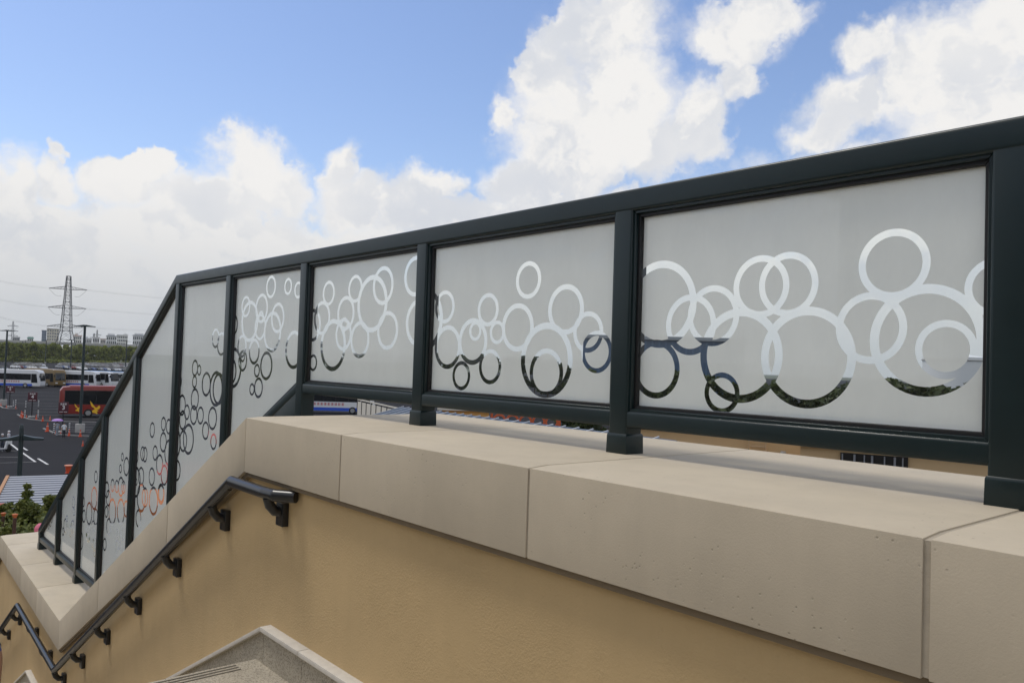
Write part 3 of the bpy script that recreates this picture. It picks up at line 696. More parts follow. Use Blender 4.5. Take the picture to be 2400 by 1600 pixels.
p = onZ(187, 1013); d = math.hypot(p.x, p.y); lamp(p, at(190, 764, d).z-GZ, 'dark lamp post on a round concrete base in front of the red coach', 'tall car park lamps', px=187)
p = onZ(8, 950); d = math.hypot(p.x, p.y); lamp(p, at(13, 775, d).z-GZ, 'dark lamp post at the left edge before the white and blue coach', 'tall car park lamps', px=8)
for (bx, by, tx, ty, lab) in ((51, 845, 51, 800, 'farthest left small lamp post before the trees'), (58, 845, 59, 797, 'small lamp post with white base left of the beige block'), (106, 852, 107, 797, 'small lamp post below the beige block'),
                              (165, 866, 168, 797, 'small lamp post right of the pylon legs'), (272, 848, 273, 804, 'small lamp post below the bright white apartments'), (294, 868, 296, 800, 'lamp post among the parked cars by the railing'), (318, 850, 318, 806, 'last small lamp post before the railing')):
    p = onZ(bx, by); d = math.hypot(p.x, p.y); lamp(p, at(tx, ty, d).z-GZ, lab, 'small distant car park lamps', r=.22, arm=2.0, px=bx)
p = at(46, 1100, 36); p.z = GZ
t = lamp(p, at(48, 1003, 36).z-GZ, 'near dark pole with a cross arm above the ribbed roof', None, r=.10, arm=.75, drum=False, low_arm=.42, px=46)

# ------------------------------------------------------------------ vehicles
def wheel(par, x, y, r, w=.28):
    s = 1 if y > 0 else -1
    k = 16; mb = MB().loft([[(x+rr_*math.cos(2*math.pi*j/k), yy, r+rr_*math.sin(2*math.pi*j/k)) for j in range(k)] for yy, rr_ in ((y-s*w, r), (y-s*.03, r), (y, r*.9))])
    wl = put('wheel', mb, M_TYRE, par, smooth_=True)
    mb = MB().loft([[(x+rr_*math.cos(2*math.pi*j/k), yy, r+rr_*math.sin(2*math.pi*j/k)) for j in range(k)] for yy, rr_ in ((y-s*.04, r*.6), (y+s*.012, r*.58))]); put('rim', mb, M_RIM, wl, smooth_=True)
def coach(name, col, L=12.0, Wd=2.5, H=3.6, stripe=None, roofcol=None, marks=None, frontcol=None, wz=(1.62, 2.92)):
    """body along +x (front), ground at z=0; left and right sides alike"""
    t = empty(name); hw = Wd/2; bc = paint(col)
    prof = [(-L/2, .38), (-L/2+.02, H-.5), (-L/2+.3, H-.08), (-L/2+1.0, H), (L/2-1.2, H), (L/2-.45, H-.12), (L/2-.12, H-.6), (L/2+.16, 1.35), (L/2+.14, .55), (L/2+.02, .36)]
    put('body', MB().loft([[(x, y, z) for x, z in prof] for y in (-hw, hw)]), bc, t, bevel=.09, seg=3)
    if roofcol: put('roof', MB().box(-L/2+1, L/2-1.4, -hw+.12, hw-.12, H+.002, H+.10), paint(roofcol), t, bevel=.04)
    for s in (-1, 1):
        y = s*(hw+.004); nwin = 6; x0, x1 = -L/2+.55, L/2-1.75
        put('window_band', MB().box(x0-.06, x1+.06, min(y, y-s*.03), max(y, y-s*.03), wz[0], wz[1]), M_GASKET, t)
        for k in range(nwin):
            a = x0+(x1-x0)*k/nwin+.03; b = x0+(x1-x0)*(k+1)/nwin-.03
            put('side_window', MB().box(a, b, min(y, y+s*.012), max(y, y+s*.012), wz[0]+.06, wz[1]-.06), M_WINDOW, t)
        put('door_window', MB().hexa([(L/2-1.62, min(y, y+s*.012), 1.1), (L/2-.35, min(y, y+s*.012), 1.1), (L/2-.35, max(y, y+s*.012), 1.1), (L/2-1.62, max(y, y+s*.012), 1.1), (L/2-1.62, min(y, y+s*.012), 2.95), (L/2-.62, min(y, y+s*.012), 2.95), (L/2-.62, max(y, y+s*.012), 2.95), (L/2-1.62, max(y, y+s*.012), 2.95)]), M_WINDOW, t)
        if stripe: put('stripe', MB().box(-L/2+.1, L/2-1.4, min(y, y+s*.008), max(y, y+s*.008), .42, .86), paint(stripe), t)
        if marks:
            mc, mx0, n, z, sz_ = marks; mb = MB(); q = random.Random(9)
            for k in range(n):
                xx = mx0+k*sz_*1.35
                for m_ in range(3): mb.box(xx, xx+sz_, min(y, y+s*.006), max(y, y+s*.006), z+m_*sz_*.38, z+m_*sz_*.38+sz_*.17)
                xm = xx+sz_*q.uniform(.25, .6); mb.box(xm, xm+sz_*.17, min(y, y+s*.009), max(y, y+s*.009), z, z+sz_)
            put('lettering', mb, paint(mc), t)
        put('mirror', MB().box(L/2+.05, L/2+.28, s*(hw+.12)-.09, s*(hw+.12)+.09, 2.2, 2.75), M_GASKET, t, bevel=.03)
        put('headlight', MB().box(L/2+.02, L/2+.172, s*(hw-.42)-.26, s*(hw-.42)+.26, .78, 1.02), M_CHROME, t, bevel=.02)
        wheel(t, L/2-2.75, s*(hw+.02), .50); wheel(t, -L/2+3.0, s*(hw+.02), .50)
    put('windscreen', MB().hexa([(L/2+.10, -hw+.16, 1.45), (L/2+.175, -hw+.16, 1.45), (L/2+.175, hw-.16, 1.45), (L/2+.10, hw-.16, 1.45), (L/2-.22, -hw+.2, 3.08), (L/2-.09, -hw+.2, 3.08), (L/2-.09, hw-.2, 3.08), (L/2-.22, hw-.2, 3.08)]), M_WINDOW, t, bevel=.02)
    put('bumper', MB().box(L/2-.1, L/2+.19, -hw+.05, hw-.05, .40, .66), paint(frontcol or tuple(v*.6 for v in col)), t, bevel=.04)
    return t
def place(t, px, py, turn, px_ref=None, sc=1.0, centre_from_right=None):
    p = onZ(px, py); s = side(px); h = math.atan2(s.y, s.x)+turn
    t.location = (p.x, p.y, GZ+.004); t.rotation_euler = (0, 0, h); t.scale = (sc, sc, sc); return t
def place_end(t, px, py, turn, L, end, sc=1.0):        # set the front (end=1) or rear (end=-1) of a coach over a point of the ground
    p = onZ(px, py); s = side(px); h = math.atan2(s.y, s.x)+turn; d = Vector((math.cos(h), math.sin(h), 0))*(L/2*sc*end)
    t.location = (p.x-d.x, p.y-d.y, GZ+.004); t.rotation_euler = (0, 0, h); t.scale = (sc,)*3; return t
def length_at(px, py): p = onZ(px, py); return math.hypot(p.x, p.y)/F_PX
w1 = coach('parked_coach', (.74, .75, .76), H=3.75, stripe=(.02, .09, .55), marks=((.45, .03, .04), -1.9, 9, 1.15, .34))
tag(w1, 'white coach with blue skirt and red lettering at far left', 'coach', 'coaches parked in the far bays'); place_end(w1, 98, 909, -.42, 12, 1, 1.0)
w2 = copy_tree(w1); tag(w2, 'white and blue coach half hidden behind the gold coach', 'coach', 'coaches parked in the far bays'); place_end(w2, 229, 908, -.42, 12, 1, .96)
gold = coach('parked_coach', (.20, .125, .035), H=3.85, marks=None); tag(gold, 'gold brown coach seen head on between two white coaches', 'coach', 'coaches parked in the far bays'); place_end(gold, 140, 907, -1.05, 12, 1, 1.0)
w3 = copy_tree(w1); tag(w3, 'white coach behind the lamp post with its front showing at right', 'coach', 'coaches parked in the far bays'); place_end(w3, 262, 906, -.42, 12, 1, .92)
w4 = coach('parked_coach', (.70, .72, .74), H=3.5, roofcol=(.05, .28, .66), stripe=None); tag(w4, 'white coach with bright blue roof beside the railing', 'coach', 'coaches parked in the far bays'); place_end(w4, 300, 903, -.42, 12, 1, .92)
mini = coach('parked_minibus', (.76, .77, .78), L=7.2, Wd=2.2, H=2.75); tag(mini, 'small white minibus nosing out behind the red coach', 'minibus'); place_end(mini, 268, 909, -.95, 7.2, 1, 1.05)
w0 = copy_tree(w1); tag(w0, 'white coach cut by the left edge behind the lamp post', 'coach', 'coaches parked in the far bays'); place_end(w0, -12, 905, -.42, 12, 1, 1.0)
red = coach('parked_coach', (.24, .022, .014), H=3.6, roofcol=(.30, .05, .045), wz=(1.5, 3.15)); tag(red, 'dark red coach with yellow bird emblems parked across the bays', 'coach')
place_end(red, 137, 976, .03, 12, -1, 1.03)
M_YEL = mat('yellow_emblem', (.85, .50, .02), .5)
def bird(par, x, z, s, m):
    o = [(-.50, .95), (-.42, .55), (-.30, .28), (-.05, .10), (.02, -.02), (-.25, -.20), (-.30, -.42), (.0, -.45), (.30, -.60), (.34, -.45), (.22, -.32), (.45, -.22), (.26, -.12), (.52, .02), (.60, .22), (.50, .40), (.36, .36), (.30, .20), (.12, .16), (-.10, .42), (-.28, .68)]
    for sd in (-1, 1):
        y = sd*1.262; pts_ = [Vector((x+a*s, z+b*s)) for a, b in o]
        v_, e_, f_, *_ = delaunay_2d_cdt(pts_, [(i, (i+1) % len(o)) for i in range(len(o))], [], 1, 1e-6)
        mb = MB()
        for f in f_: mb.loft([[(v_[k].x, yy, v_[k].y) for k in f] for yy in (y-sd*.006, y+sd*.006)])
        put('bird_emblem', mb, m, par)
bird(red, -4.15, 1.02, .62, M_YEL); bird(red, -2.35, .98, 1.02, M_YEL)
mb = MB()
for k, xx in enumerate((-.3, .4, .75, 1.1)):
    mb.box(xx, xx+.24, -1.266, -1.25, 1.30, 1.36); mb.box(xx+.08, xx+.15, -1.268, -1.25, 1.22, 1.46); mb.box(xx, xx+.24, -1.266, -1.25, 1.46, 1.51)
put('lettering', mb, M_YEL, red)
# coaches beyond the rails, seen in the gap under the glass
for (px_, py_, tn, lab) in ((770, 968, -.1, 'white coach seen in the gap under the third panel'), (720, 945, -.1, 'white coach further back seen under the bottom rail')):
    b_ = copy_tree(w1); tag(b_, lab, 'coach', 'coaches beyond the railing'); place(b_, px_, py_, tn, sc=1.1)

def car(col):
    t = empty('parked_car'); bc = paint(col)
    prof = [(-2.2, .30), (-2.25, .75), (-2.1, .98), (-1.2, 1.02), (1.0, .98), (1.95, .84), (2.2, .62), (2.2, .32)]
    put('body', MB().loft([[(x, y, z) for x, z in prof] for y in (-.87, .87)]), bc, t, bevel=.06)
    cab = [(-1.75, .98), (-1.25, 1.40), (.15, 1.42), (.95, .97)]
    put('cabin_glass', MB().loft([[(x, y*(1 if z < 1.1 else .86), z) for x, z in cab] for y in (-.80, .80)]), M_WINDOW, t, bevel=.03)
    put('roof', MB().loft([[(x, y, z) for x, z in ((-1.22, 1.405), (.12, 1.425), (.05, 1.46), (-1.1, 1.45))] for y in (-.68, .68)]), bc, t)
    for s in (-1, 1):
        for x in (-1.35, 1.35): wheel(t, x, s*.885, .32, .2)
        put('headlight', MB().box(1.98, 2.215, s*.62-.18, s*.62+.18, .62, .76), M_CHROME, t)
    return t
CARC = [((.72, .73, .74), 'white'), ((.55, .57, .60), 'silver'), ((.02, .02, .022), 'black'), ((.20, .02, .02), 'dark red'), ((.06, .10, .25), 'blue'), ((.30, .31, .33), 'grey')]
protos = [car(c_) for c_, _ in CARC]; used = [False]*len(protos)
rnd = random.Random(21)
def park(px_, py_, k, row):
    t = protos[k] if not used[k] else copy_tree(protos[k]); used[k] = True
    place(t, px_, py_, -1.15+rnd.uniform(-.05, .05), sc=1.3); tag(t, '%s car in the %s' % (CARC[k][1], row), 'car', 'parked cars, %s' % row)
WTS = [0, 0, 0, 0, 1, 1, 2, 3, 4, 5]
for row, y0, y1, x0, x1, st_ in (('left cluster above the white and blue coach', 864, 867, 38, 104, 7), ('left cluster above the white and blue coach', 861, 863, 48, 92, 7.5), ('cluster left of the lamp post', 864, 866, 143, 186, 6.5), ('cluster left of the lamp post', 861, 862, 150, 188, 7),
                                ('cluster right of the lamp post', 868, 871, 198, 296, 8.5), ('cluster right of the lamp post', 864, 867, 202, 300, 8), ('cluster right of the lamp post', 860, 862, 215, 300, 8), ('farthest cluster below the trees by the railing', 851, 854, 268, 312, 7), ('farthest cluster below the trees by the railing', 855, 858, 270, 312, 8), ('cluster cut by the left edge', 868, 869, -14, 10, 9), ('cluster right of the lamp post', 857, 859, 200, 300, 7), ('left cluster above the white and blue coach', 858, 860, 44, 100, 7), ('cluster left of the lamp post', 858, 859, 146, 188, 6.5)):
    x = x0
    while x < x1: park(x, y0+(y1-y0)*(x-x0)/(x1-x0), rnd.choice(WTS), row); x += st_*rnd.uniform(.9, 1.25)

# ------------------------------------------------------------------ markings, kerbs, cones, posts, signs
def stripe_line(pts_, w, m, name='road_marking', z=.006):
    P_ = [onZ(*q) if len(q) == 2 else q for q in pts_]; mb = MB()
    for a, b in zip(P_, P_[1:]):
        n = Vector((-(b-a).y, (b-a).x, 0)).normalized()*w/2
        mb.quad((a.x-n.x, a.y-n.y, GZ+z), (b.x-n.x, b.y-n.y, GZ+z), (b.x+n.x, b.y+n.y, GZ+z), (a.x+n.x, a.y+n.y, GZ+z))
    o = put(name, mb, m, kind='structure'); return o
for a, b in (((89, 1074), (112, 1088)), ((144, 1114), (154, 1121)), ((24, 1039), (44, 1055)), ((53, 1048), (64, 1055)), ((52, 1060), (83, 1082))): stripe_line([a, b], .16, M_PAINT)
for a, b in (((-20, 1085), (82, 1082)), ((-20, 1071), (46, 1071)), ((-20, 1056), (40, 1056))): stripe_line([a, b], .10, M_PAINTTHIN)
for y in (918, 926, 935, 944, 950, 957, 964, 972, 980):
    stripe_line([(25 if y < 950 else 70, y), (137 if y < 976 else 240, y+1.5)], .16, M_PAINTTHIN, z=.008)
for y in (992, 1000, 1006, 1011): stripe_line([(160, y), (260, y+2)], .14, M_PAINTTHIN, z=.008)
for y, xa, xb in ((848, 0, 120), (852, 20, 140), (856, 90, 240), (850, 170, 260), (860, 0, 40)): stripe_line([(xa, y), (xb, y+5)], .35, M_PAINTTHIN, z=.012)
def kerb(pts_):
    P_ = [onZ(*q) for q in pts_]; mb = MB()
    rings_ = []
    for i, p in enumerate(P_):
        d_ = (P_[min(i+1, len(P_)-1)]-P_[max(0, i-1)]).normalized(); n = Vector((-d_.y, d_.x, 0))*.08
        rings_.append([(p.x-n.x, p.y-n.y, GZ), (p.x+n.x, p.y+n.y, GZ), (p.x+n.x, p.y+n.y, GZ+.10), (p.x-n.x, p.y-n.y, GZ+.10)])
    o = put('kerb', mb.loft(rings_), mat('kerb_stone', (.26, .255, .25), .9), kind='structure')
kerb([(-10, 948), (0, 952), (7, 956), (21, 958), (41, 958)]); kerb([(41, 972), (52, 978), (70, 983), (98, 986), (140, 988), (225, 990)]); kerb([(102, 1005), (119, 1012), (133, 1018), (165, 1021), (208, 1023), (260, 1024)])
M_ORANGE = mat('cone_orange', (.62, .075, .02), .6); M_WHITE = mat('white_band', (.75, .75, .75), .6)
cone0 = empty('traffic_cone'); put('base', MB().box(-.2, .2, -.2, .2, 0, .035), M_ORANGE, cone0, bevel=.008); put('cone', MB().cyl(0, 0, .035, .72, .155, .03, 14), M_ORANGE, cone0, smooth_=True); put('reflective_band', MB().cyl(0, 0, .40, .48, .0945, .079, 14), mat('cone_band', (.55, .40, .36), .6), cone0, smooth_=True)
first = True
for (px_, py_, s_, lab) in ((2, 952, .95, 'orange cone at the left edge by the lamp base'), (15, 956, .8, 'orange cone on the kerb under the number 5 sign'), (37, 958, .8, 'orange cone at the foot of the leftmost striped posts'), (50, 977, 1.25, 'left one of two tall orange cones at the kerb corner'), (53, 979, 1.2, 'right one of two tall orange cones at the kerb corner'),
                           (62, 980, .75, 'small orange cone by the striped post below the number 4 sign'), (85, 983, 1.0, 'orange cone by the striped post right of the number 4 sign'), (100, 987, 1.05, 'orange cone midway along the curved kerb'), (117, 986, 1.0, 'orange cone just left of the purple umbrella'), (111, 1011, 1.5, 'large orange cone left of the umbrella couple'),
                           (130, 1017, .6, 'small orange cone behind the legs of the umbrella holder'), (142, 1018, .6, 'small orange cone between the two walkers'), (162, 1021, 1.05, 'orange cone under the striped post right of the walkers'), (188, 1023, 1.15, 'orange cone before the round concrete lamp base'), (194, 1045, .8, 'lone orange cone by the sloping rail')):
    t = cone0 if first else copy_tree(cone0); first = False; p = onZ(px_, py_); t.location = (p.x, p.y, GZ+(.004)); t.scale = (s_*.66, s_*.66, s_*.82); tag(t, lab, 'traffic cone', 'traffic cones by the coach bays')
dl0 = empty('striped_post'); 
M_BLACK = mat('black_band', (.02, .02, .022), .6)
for k in range(10): put('band', MB().cyl(0, 0, .03+k*.09, .03+(k+1)*.09-.001, .055, .055, 10), M_WHITE if k % 2 else M_BLACK, dl0)
put('base', MB().cyl(0, 0, 0, .028, .14, .12, 12), M_BLACK, dl0); first = True
for (px_, py_, yt, lab) in ((31, 954, 938, 'left striped post below the number 5 sign'), (36, 957, 937, 'right striped post below the number 5 sign'), (60, 957, 939, 'striped post left of the number 4 sign, far one'), (58, 979, 961, 'striped post left of the number 4 sign, near one'), (90, 955, 938, 'striped post right of the number 4 sign, far one'), (89, 979, 961, 'striped post right of the number 4 sign, near one'), (126, 1016, 992, 'striped post beside the umbrella holder'), (162, 1014, 991, 'striped post left of the concrete lamp base')):
    t = dl0 if first else copy_tree(dl0); first = False; p = onZ(px_, py_); d = math.hypot(p.x, p.y); t.location = (p.x, p.y, GZ+.002); s_ = (at(px_, yt, d).z-GZ)/.93; t.scale = (1.25, 1.25, s_); tag(t, lab, 'bollard', 'striped posts at the coach bays')
M_SIGN = mat('maroon_sign', (.075, .012, .022), .5); M_SIGNT = mat('sign_white', (.70, .68, .68), .6)
def text_mesh(s, size):
    cu = bpy.data.curves.new('t', 'FONT'); cu.body = s; cu.size = size; cu.align_x = 'CENTER'; cu.align_y = 'CENTER'; cu.extrude = .004; cu.offset = size*.018
    o = bpy.data.objects.new('t', cu); C.objects.link(o); dg = bpy.context.evaluated_depsgraph_get(); me = bpy.data.meshes.new_from_object(o.evaluated_get(dg)); bpy.data.objects.remove(o); return me
def sign(px0, px1, yt, yb, pxp, py_, num, lab):
    p = onZ(pxp, py_); d = math.hypot(p.x, p.y); t = empty('bay_sign', (p.x, p.y, GZ), math.atan2(side(pxp).y, side(pxp).x)); tag(t, lab, 'sign', 'numbered bay signs')
    z0, z1 = at(pxp, yb, d).z-GZ, at(pxp, yt, d).z-GZ; w = (px1-px0)*d/F_PX*.97
    put('pole', MB().cyl(0, .05, 0, z0+.2, .07, .07, 10), M_BLACK, t, smooth_=True); put('foot_plate', MB().cyl(0, .05, 0, .12, .38, .34, 12), M_CONC, t)
    bd = put('board', MB().box(-w/2, w/2, -.05, .03, z0, z1), M_SIGN, t, bevel=.015); put('finial', MB().cyl(0, -.01, z1+.002, z1+.16, .10, .03, 10), M_SIGN, t)
    n = obj('number', text_mesh(num, (z1-z0)*.52), M_SIGNT, bd, loc=(0, -.056, (z0+z1)/2-.0*(z1-z0))); n.rotation_euler = (math.pi/2, 0, 0)
    h = z1-z0; mb = MB()
    for k in range(3):
        xx = -w*.30+k*w*.21
        for m_ in range(3): mb.box(xx, xx+w*.17, -.058, -.045, z1-h*.10-m_*h*.055-h*.03, z1-h*.10-m_*h*.055)
        mb.box(xx+w*.07, xx+w*.10, -.059, -.045, z1-h*.25, z1-h*.09)
    for k in range(9):
        if k == 4: continue
        xx = -w*.38+k*w*.085; mb.box(xx, xx+w*.065, -.058, -.045, z0+h*.09, z0+h*.15)
    put('lettering', mb, M_SIGNT, bd)
sign(15, 31, 904, 920, 22, 953, '5', 'maroon sign numbered 5 below the white and blue coach')
sign(67, 84, 919, 940, 74, 977, '4', 'maroon sign numbered 4 among the empty bay lines')
sign(137, 156, 942, 968, 146, 1012, '3', 'maroon sign numbered 3 before the tail of the red coach')
p = onZ(160, 1108); b_ = empty('orange_bin', (p.x, p.y, GZ)); tag(b_, 'flared orange bin standing on the asphalt beside the sloping rail', 'bin')
put('bin_body', MB().cyl(0, 0, .04, .46, .14, .19, 12), M_ORANGE, b_, smooth_=True); put('rim', MB().cyl(0, 0, .461, .52, .25, .25, 12), mat('bin_rim', (.75, .30, .18), .6), b_); put('foot', MB().cyl(0, 0, 0, .038, .20, .20, 12), M_ORANGE, b_)

# ------------------------------------------------------------------ people
def person(name, label, loc, rz, h=1.68, shirt=(.6, .6, .62), trousers=(.03, .03, .05), arms=None, stride=.12, cap=None, pattern=None, hairlen=.0, fingers=False):
    s = h/1.70; t = empty(name, loc, rz); tag(t, label, 'person')
    A = arms or {}
    el = {-1: A.get('le', (-.24, -.02, 1.12)), 1: A.get('re', (.24, -.02, 1.12))}; ha = {-1: A.get('lh', (-.26, .05, .86)), 1: A.get('rh', (.26, .05, .86))}
    V = [(0, 0, .95), (0, 0, 1.12), (0, .0, 1.30), (0, 0, 1.42), (0, .01, 1.50), (0, .02, 1.57), (0, .02, 1.67)]; R = [(.155, .11), (.14, .10), (.165, .11), (.13, .085), (.055, .055), (.085, .095), (.06, .07)]; Ed = [(0, 1), (1, 2), (2, 3), (3, 4), (4, 5), (5, 6)]
    def add(p, r, frm): V.append(p); R.append(r if isinstance(r, tuple) else (r, r)); Ed.append((frm, len(V)-1)); return len(V)-1
    hand_i = []
    for sd in (-1, 1):
        a = add((sd*.175, 0, 1.385), .062, 3); b = add(el[sd], .043, a); c_ = add(ha[sd], .031, b); dv = (Vector(ha[sd])-Vector(el[sd])).normalized()
        q_ = Vector(ha[sd])+dv*.07; hnd = add(tuple(q_), (.036, .022), c_); hand_i.append(hnd)
        if fingers:
            sw = Vector((0, 1, 0))
            for k in range(4):
                r0 = q_+dv*.035+sw*(.024*(k-1.5)); f0 = add(tuple(r0), .011, hnd); f1 = add(tuple(r0+dv*(.035-.004*abs(k-1.4))+Vector((-sd*.008, 0, 0))), .009, f0); add(tuple(r0+dv*(.062-.006*abs(k-1.4))+Vector((-sd*.022, 0, 0))), .008, f1)
            f0 = add(tuple(q_+sw*.045+dv*.0), .011, hnd); add(tuple(q_+sw*.062+dv*.035), .009, f0)
        st_ = stride*sd
        a = add((sd*.09, 0, .90), .095, 0); b = add((sd*.095, st_*.6+.02, .50), .065, a); c_ = add((sd*.10, st_, .09), .045, b); add((sd*.105, st_+.15, .04), .04, c_)
    me = bpy.data.meshes.new('body'); me.from_pydata([tuple(v*s for v in q) for q in V], Ed, []); o = bpy.data.objects.new('tmp', me); C.objects.link(o)
    md = o.modifiers.new('s', 'SKIN'); 
    for i, q in enumerate(me.skin_vertices[0].data): q.radius = (R[i][0]*s, R[i][1]*s); q.use_root = (i == 0)
    sub = o.modifiers.new('b', 'SUBSURF'); sub.levels = 2; dg = bpy.context.evaluated_depsgraph_get(); bm_ = bpy.data.meshes.new_from_object(o.evaluated_get(dg)); bpy.data.objects.remove(o)
    ms = mat('shirt_%s' % name if pattern else 'cloth_%02x%02x%02x' % tuple(int(v*255) for v in shirt), shirt, .85, var=.1, vscale=20, speck=pattern, speckscale=45)
    bm_.materials.clear()
    for m_ in (ms, mat('cloth_%02x%02x%02x' % tuple(int(v*255) for v in trousers), trousers, .85), M_SKIN, mat('shoe', (.05, .05, .05), .6)): bm_.materials.append(m_)
    for p in bm_.polygons:
        c_ = p.center/s; p.use_smooth = True
        arm = abs(c_.x) > .205 and c_.z > .6
        if c_.z < .085: k = 3
        elif c_.z < .93 and not arm: k = 1
        elif c_.z > 1.475: k = 2
        elif arm and min((c_-Vector(el[sd])).dot((Vector(ha[sd])-Vector(el[sd])).normalized()) if c_.x*sd > 0 else -9 for sd in (-1, 1) if c_.x*sd > 0) > -.06: k = 2
        else: k = 0
        p.material_index = k
    obj('body', bm_, None, t)
    mb = MB(); K_ = 12; rg = []
    for n in range(7):
        q = math.pi*(.02+.60*n/6); rg.append([((.098*math.cos(a)*math.sin(q))*s, (.012+(.112*math.sin(a)*math.sin(q))-(.03 if math.sin(a) < .3 else .012)*math.sin(q))*s, (1.615+.105*math.cos(q)-(hairlen*max(0, -math.sin(a))*(n/6)))*s) for a in [2*math.pi*j/K_ for j in range(K_)]])
    put('hair' if cap is None else 'cap', mb.loft(rg), M_HAIR if cap is None else mat('cap_cloth_%02x%02x%02x' % tuple(int(v*255) for v in cap), cap, .8), t, smooth_=True)
    fm = MB().loft([[(x*s, y*s, z*s) for x, y, z in r] for r in ([(-.014, .105, 1.575), (.014, .105, 1.575), (.010, .10, 1.615), (-.010, .10, 1.615)], [(-.010, .128, 1.580), (.010, .128, 1.580), (.006, .112, 1.61), (-.006, .112, 1.61)])]); put('nose', fm, M_SKIN, t)
    return t
def face(px_, turn): s = side(px_); return math.atan2(s.y, s.x)+turn
def gpt(px_, py_): p = onZ(px_, py_); return (p.x, p.y, GZ)
def hpx(px_, py_, yt): p = onZ(px_, py_); d = math.hypot(p.x, p.y); return at(px_, yt, d).z-GZ
u1 = person('person', 'person in a pale grey top walking under a purple umbrella', gpt(133, 1021), face(133, 3.5), hpx(133, 1021, 987), shirt=(.40, .44, .50), trousers=(.25, .28, .33), arms={'re': (.27, .08, 1.18), 'rh': (.16, .22, 1.28)}, hairlen=.12)
person('person', 'person in a white shirt and dark trousers beside the umbrella', gpt(149, 1027), face(149, 3.3), hpx(149, 1027, 990), shirt=(.72, .74, .78), trousers=(.012, .012, .02), stride=.16)
person('person', 'person in a white cap and black trousers by the white lines', gpt(19, 1051), face(19, 1.2), hpx(19, 1051, 1009), shirt=(.55, .55, .58), trousers=(.01, .01, .012), cap=(.7, .7, .7), stride=.2)
person('person', 'person in dark clothes at the left edge by the scooter', gpt(4, 1058), face(5, -1.4), hpx(4, 1058, 1016), shirt=(.03, .03, .035), trousers=(.02, .03, .05), cap=(.6, .6, .62), arms={'re': (.26, .16, 1.14), 'rh': (.20, .34, 1.05), 'le': (-.26, .16, 1.14), 'lh': (-.2, .34, 1.05)})
p = Vector(gpt(133, 1021)); sc_ = hpx(133, 1021, 987)/1.7; um = empty('umbrella', (p.x, p.y, GZ)); tag(um, 'open purple umbrella held above the walking couple', 'umbrella')
rg = []
for n in range(7):
    q = math.pi/2*n/6.5+.01; rg.append([(.62*math.sin(q)*math.cos(a), .62*math.sin(q)*math.sin(a), 1.72+.30*math.cos(q)*(1-.05*math.cos(4*a)*(n/6))) for a in [2*math.pi*j/16 for j in range(16)]])
put('canopy', MB().loft([[(x*sc_, y*sc_, z*sc_) for x, y, z in r] for r in rg], cap=False), mat('purple_cloth', (.40, .22, .58), .7), um, smooth_=True); put('shaft', MB().tube([(.0, .0, 1.15*sc_), (0, 0, 2.1*sc_)], .012, 6), M_BLACK, um)
# scooter at the left edge
p = onZ(-2, 1060); sco = empty('scooter', (p.x, p.y, GZ), face(0, .3)); tag(sco, 'grey scooter at the left edge beside the person in dark clothes', 'scooter')
for x in (-.62, .62): 
    k = 16; put('wheel', MB().loft([[(x+r_*math.cos(2*math.pi*j/k), y, .24+r_*math.sin(2*math.pi*j/k)) for j in range(k)] for y, r_ in ((-.05, .2), (-.03, .24), (.03, .24), (.05, .2))]), M_TYRE, sco, smooth_=True)
put('body', MB().loft([[(x, y, z) for x, z in ((-.85, .45), (-.7, .75), (-.1, .72), (.05, .34), (.35, .32), (.45, .85), (.55, .85), (.5, .25), (-.3, .2))] for y in (-.14, .14)]), paint((.45, .46, .48)), sco, bevel=.03)
put('seat', MB().box(-.75, -.08, -.13, .13, .745, .84), M_BLACK, sco, bevel=.03); put('handlebar', MB().tube([(.46, -.32, 1.02), (.5, 0, .95), (.46, .32, 1.02)], .018, 6), M_BLACK, sco); put('basket', MB().box(.52, .82, -.16, .16, .62, .88), paint((.7, .7, .7)), sco, bevel=.02)

# person on the stair, cut by the left edge of the picture
px_ = -8.6; zf = FL-rise*math.ceil((NOSE-px_)/-run)
person('person', 'person in a blue and white patterned top on the stairs at the left edge', (px_, 1.11, FL-rise*15), math.pi/2, 1.62, shirt=(.42, .44, .62), trousers=(.03, .04, .08), pattern=(.10, .10, .32), fingers=True, arms={'re': (.25, -.01, 1.13), 'rh': (.265, .05, .88)})

# ------------------------------------------------------------------ near garden: ribbed roof, tree, lamps
M_ROOF_SHADE = mat('ribbed_roof', (.055, .065, .095), .7, var=.06, vscale=1)  # dark sheet tone carries the shade between the ribs
r0, r1, r2 = at(22, 1117, 33), at(420, 1150, 33), at(420, 1250, 22); zr = at(22, 1117, 33).z
shed = empty('garden_shed', (0, 0, 0)); tag(shed, 'low building with a grey blue ribbed metal roof behind the tree', 'building')
A0 = at(22, 1117, 33); B0 = at(460, 1117, 33); dirx = Vector((B0.x-A0.x, B0.y-A0.y, 0)).normalized(); dirn = Vector((dirx.y, -dirx.x, 0))
if dirn.dot(Vector((-1, 0, 0))) > 0: dirn = -dirn
Lr = 2.35
def pt(u, v, h): q = A0+dirx*u+dirn*v; return Vector((q.x, q.y, zr-v*.10+h))
mb = MB(); rb = MB(); PT = .31
for k in range(35):
    a, b = k*PT, (k+1)*PT
    mb.quad(pt(0, a, 0), pt(Lr, a, 0), pt(Lr, b, 0), pt(0, b, 0))
    rb.hexa([pt(0, a, .002), pt(Lr, a, .002), pt(Lr, a+.13, .002), pt(0, a+.13, .002), pt(0, a+.03, .022), pt(Lr, a+.03, .022), pt(Lr, a+.10, .022), pt(0, a+.10, .022)])
rbo = put('roof_ribs', rb, mat('lit_roof_rib', (.36, .38, .42), .5), shed); rbo['kind'] = 'stuff'  # pale tone paints the lit crests of the corrugation
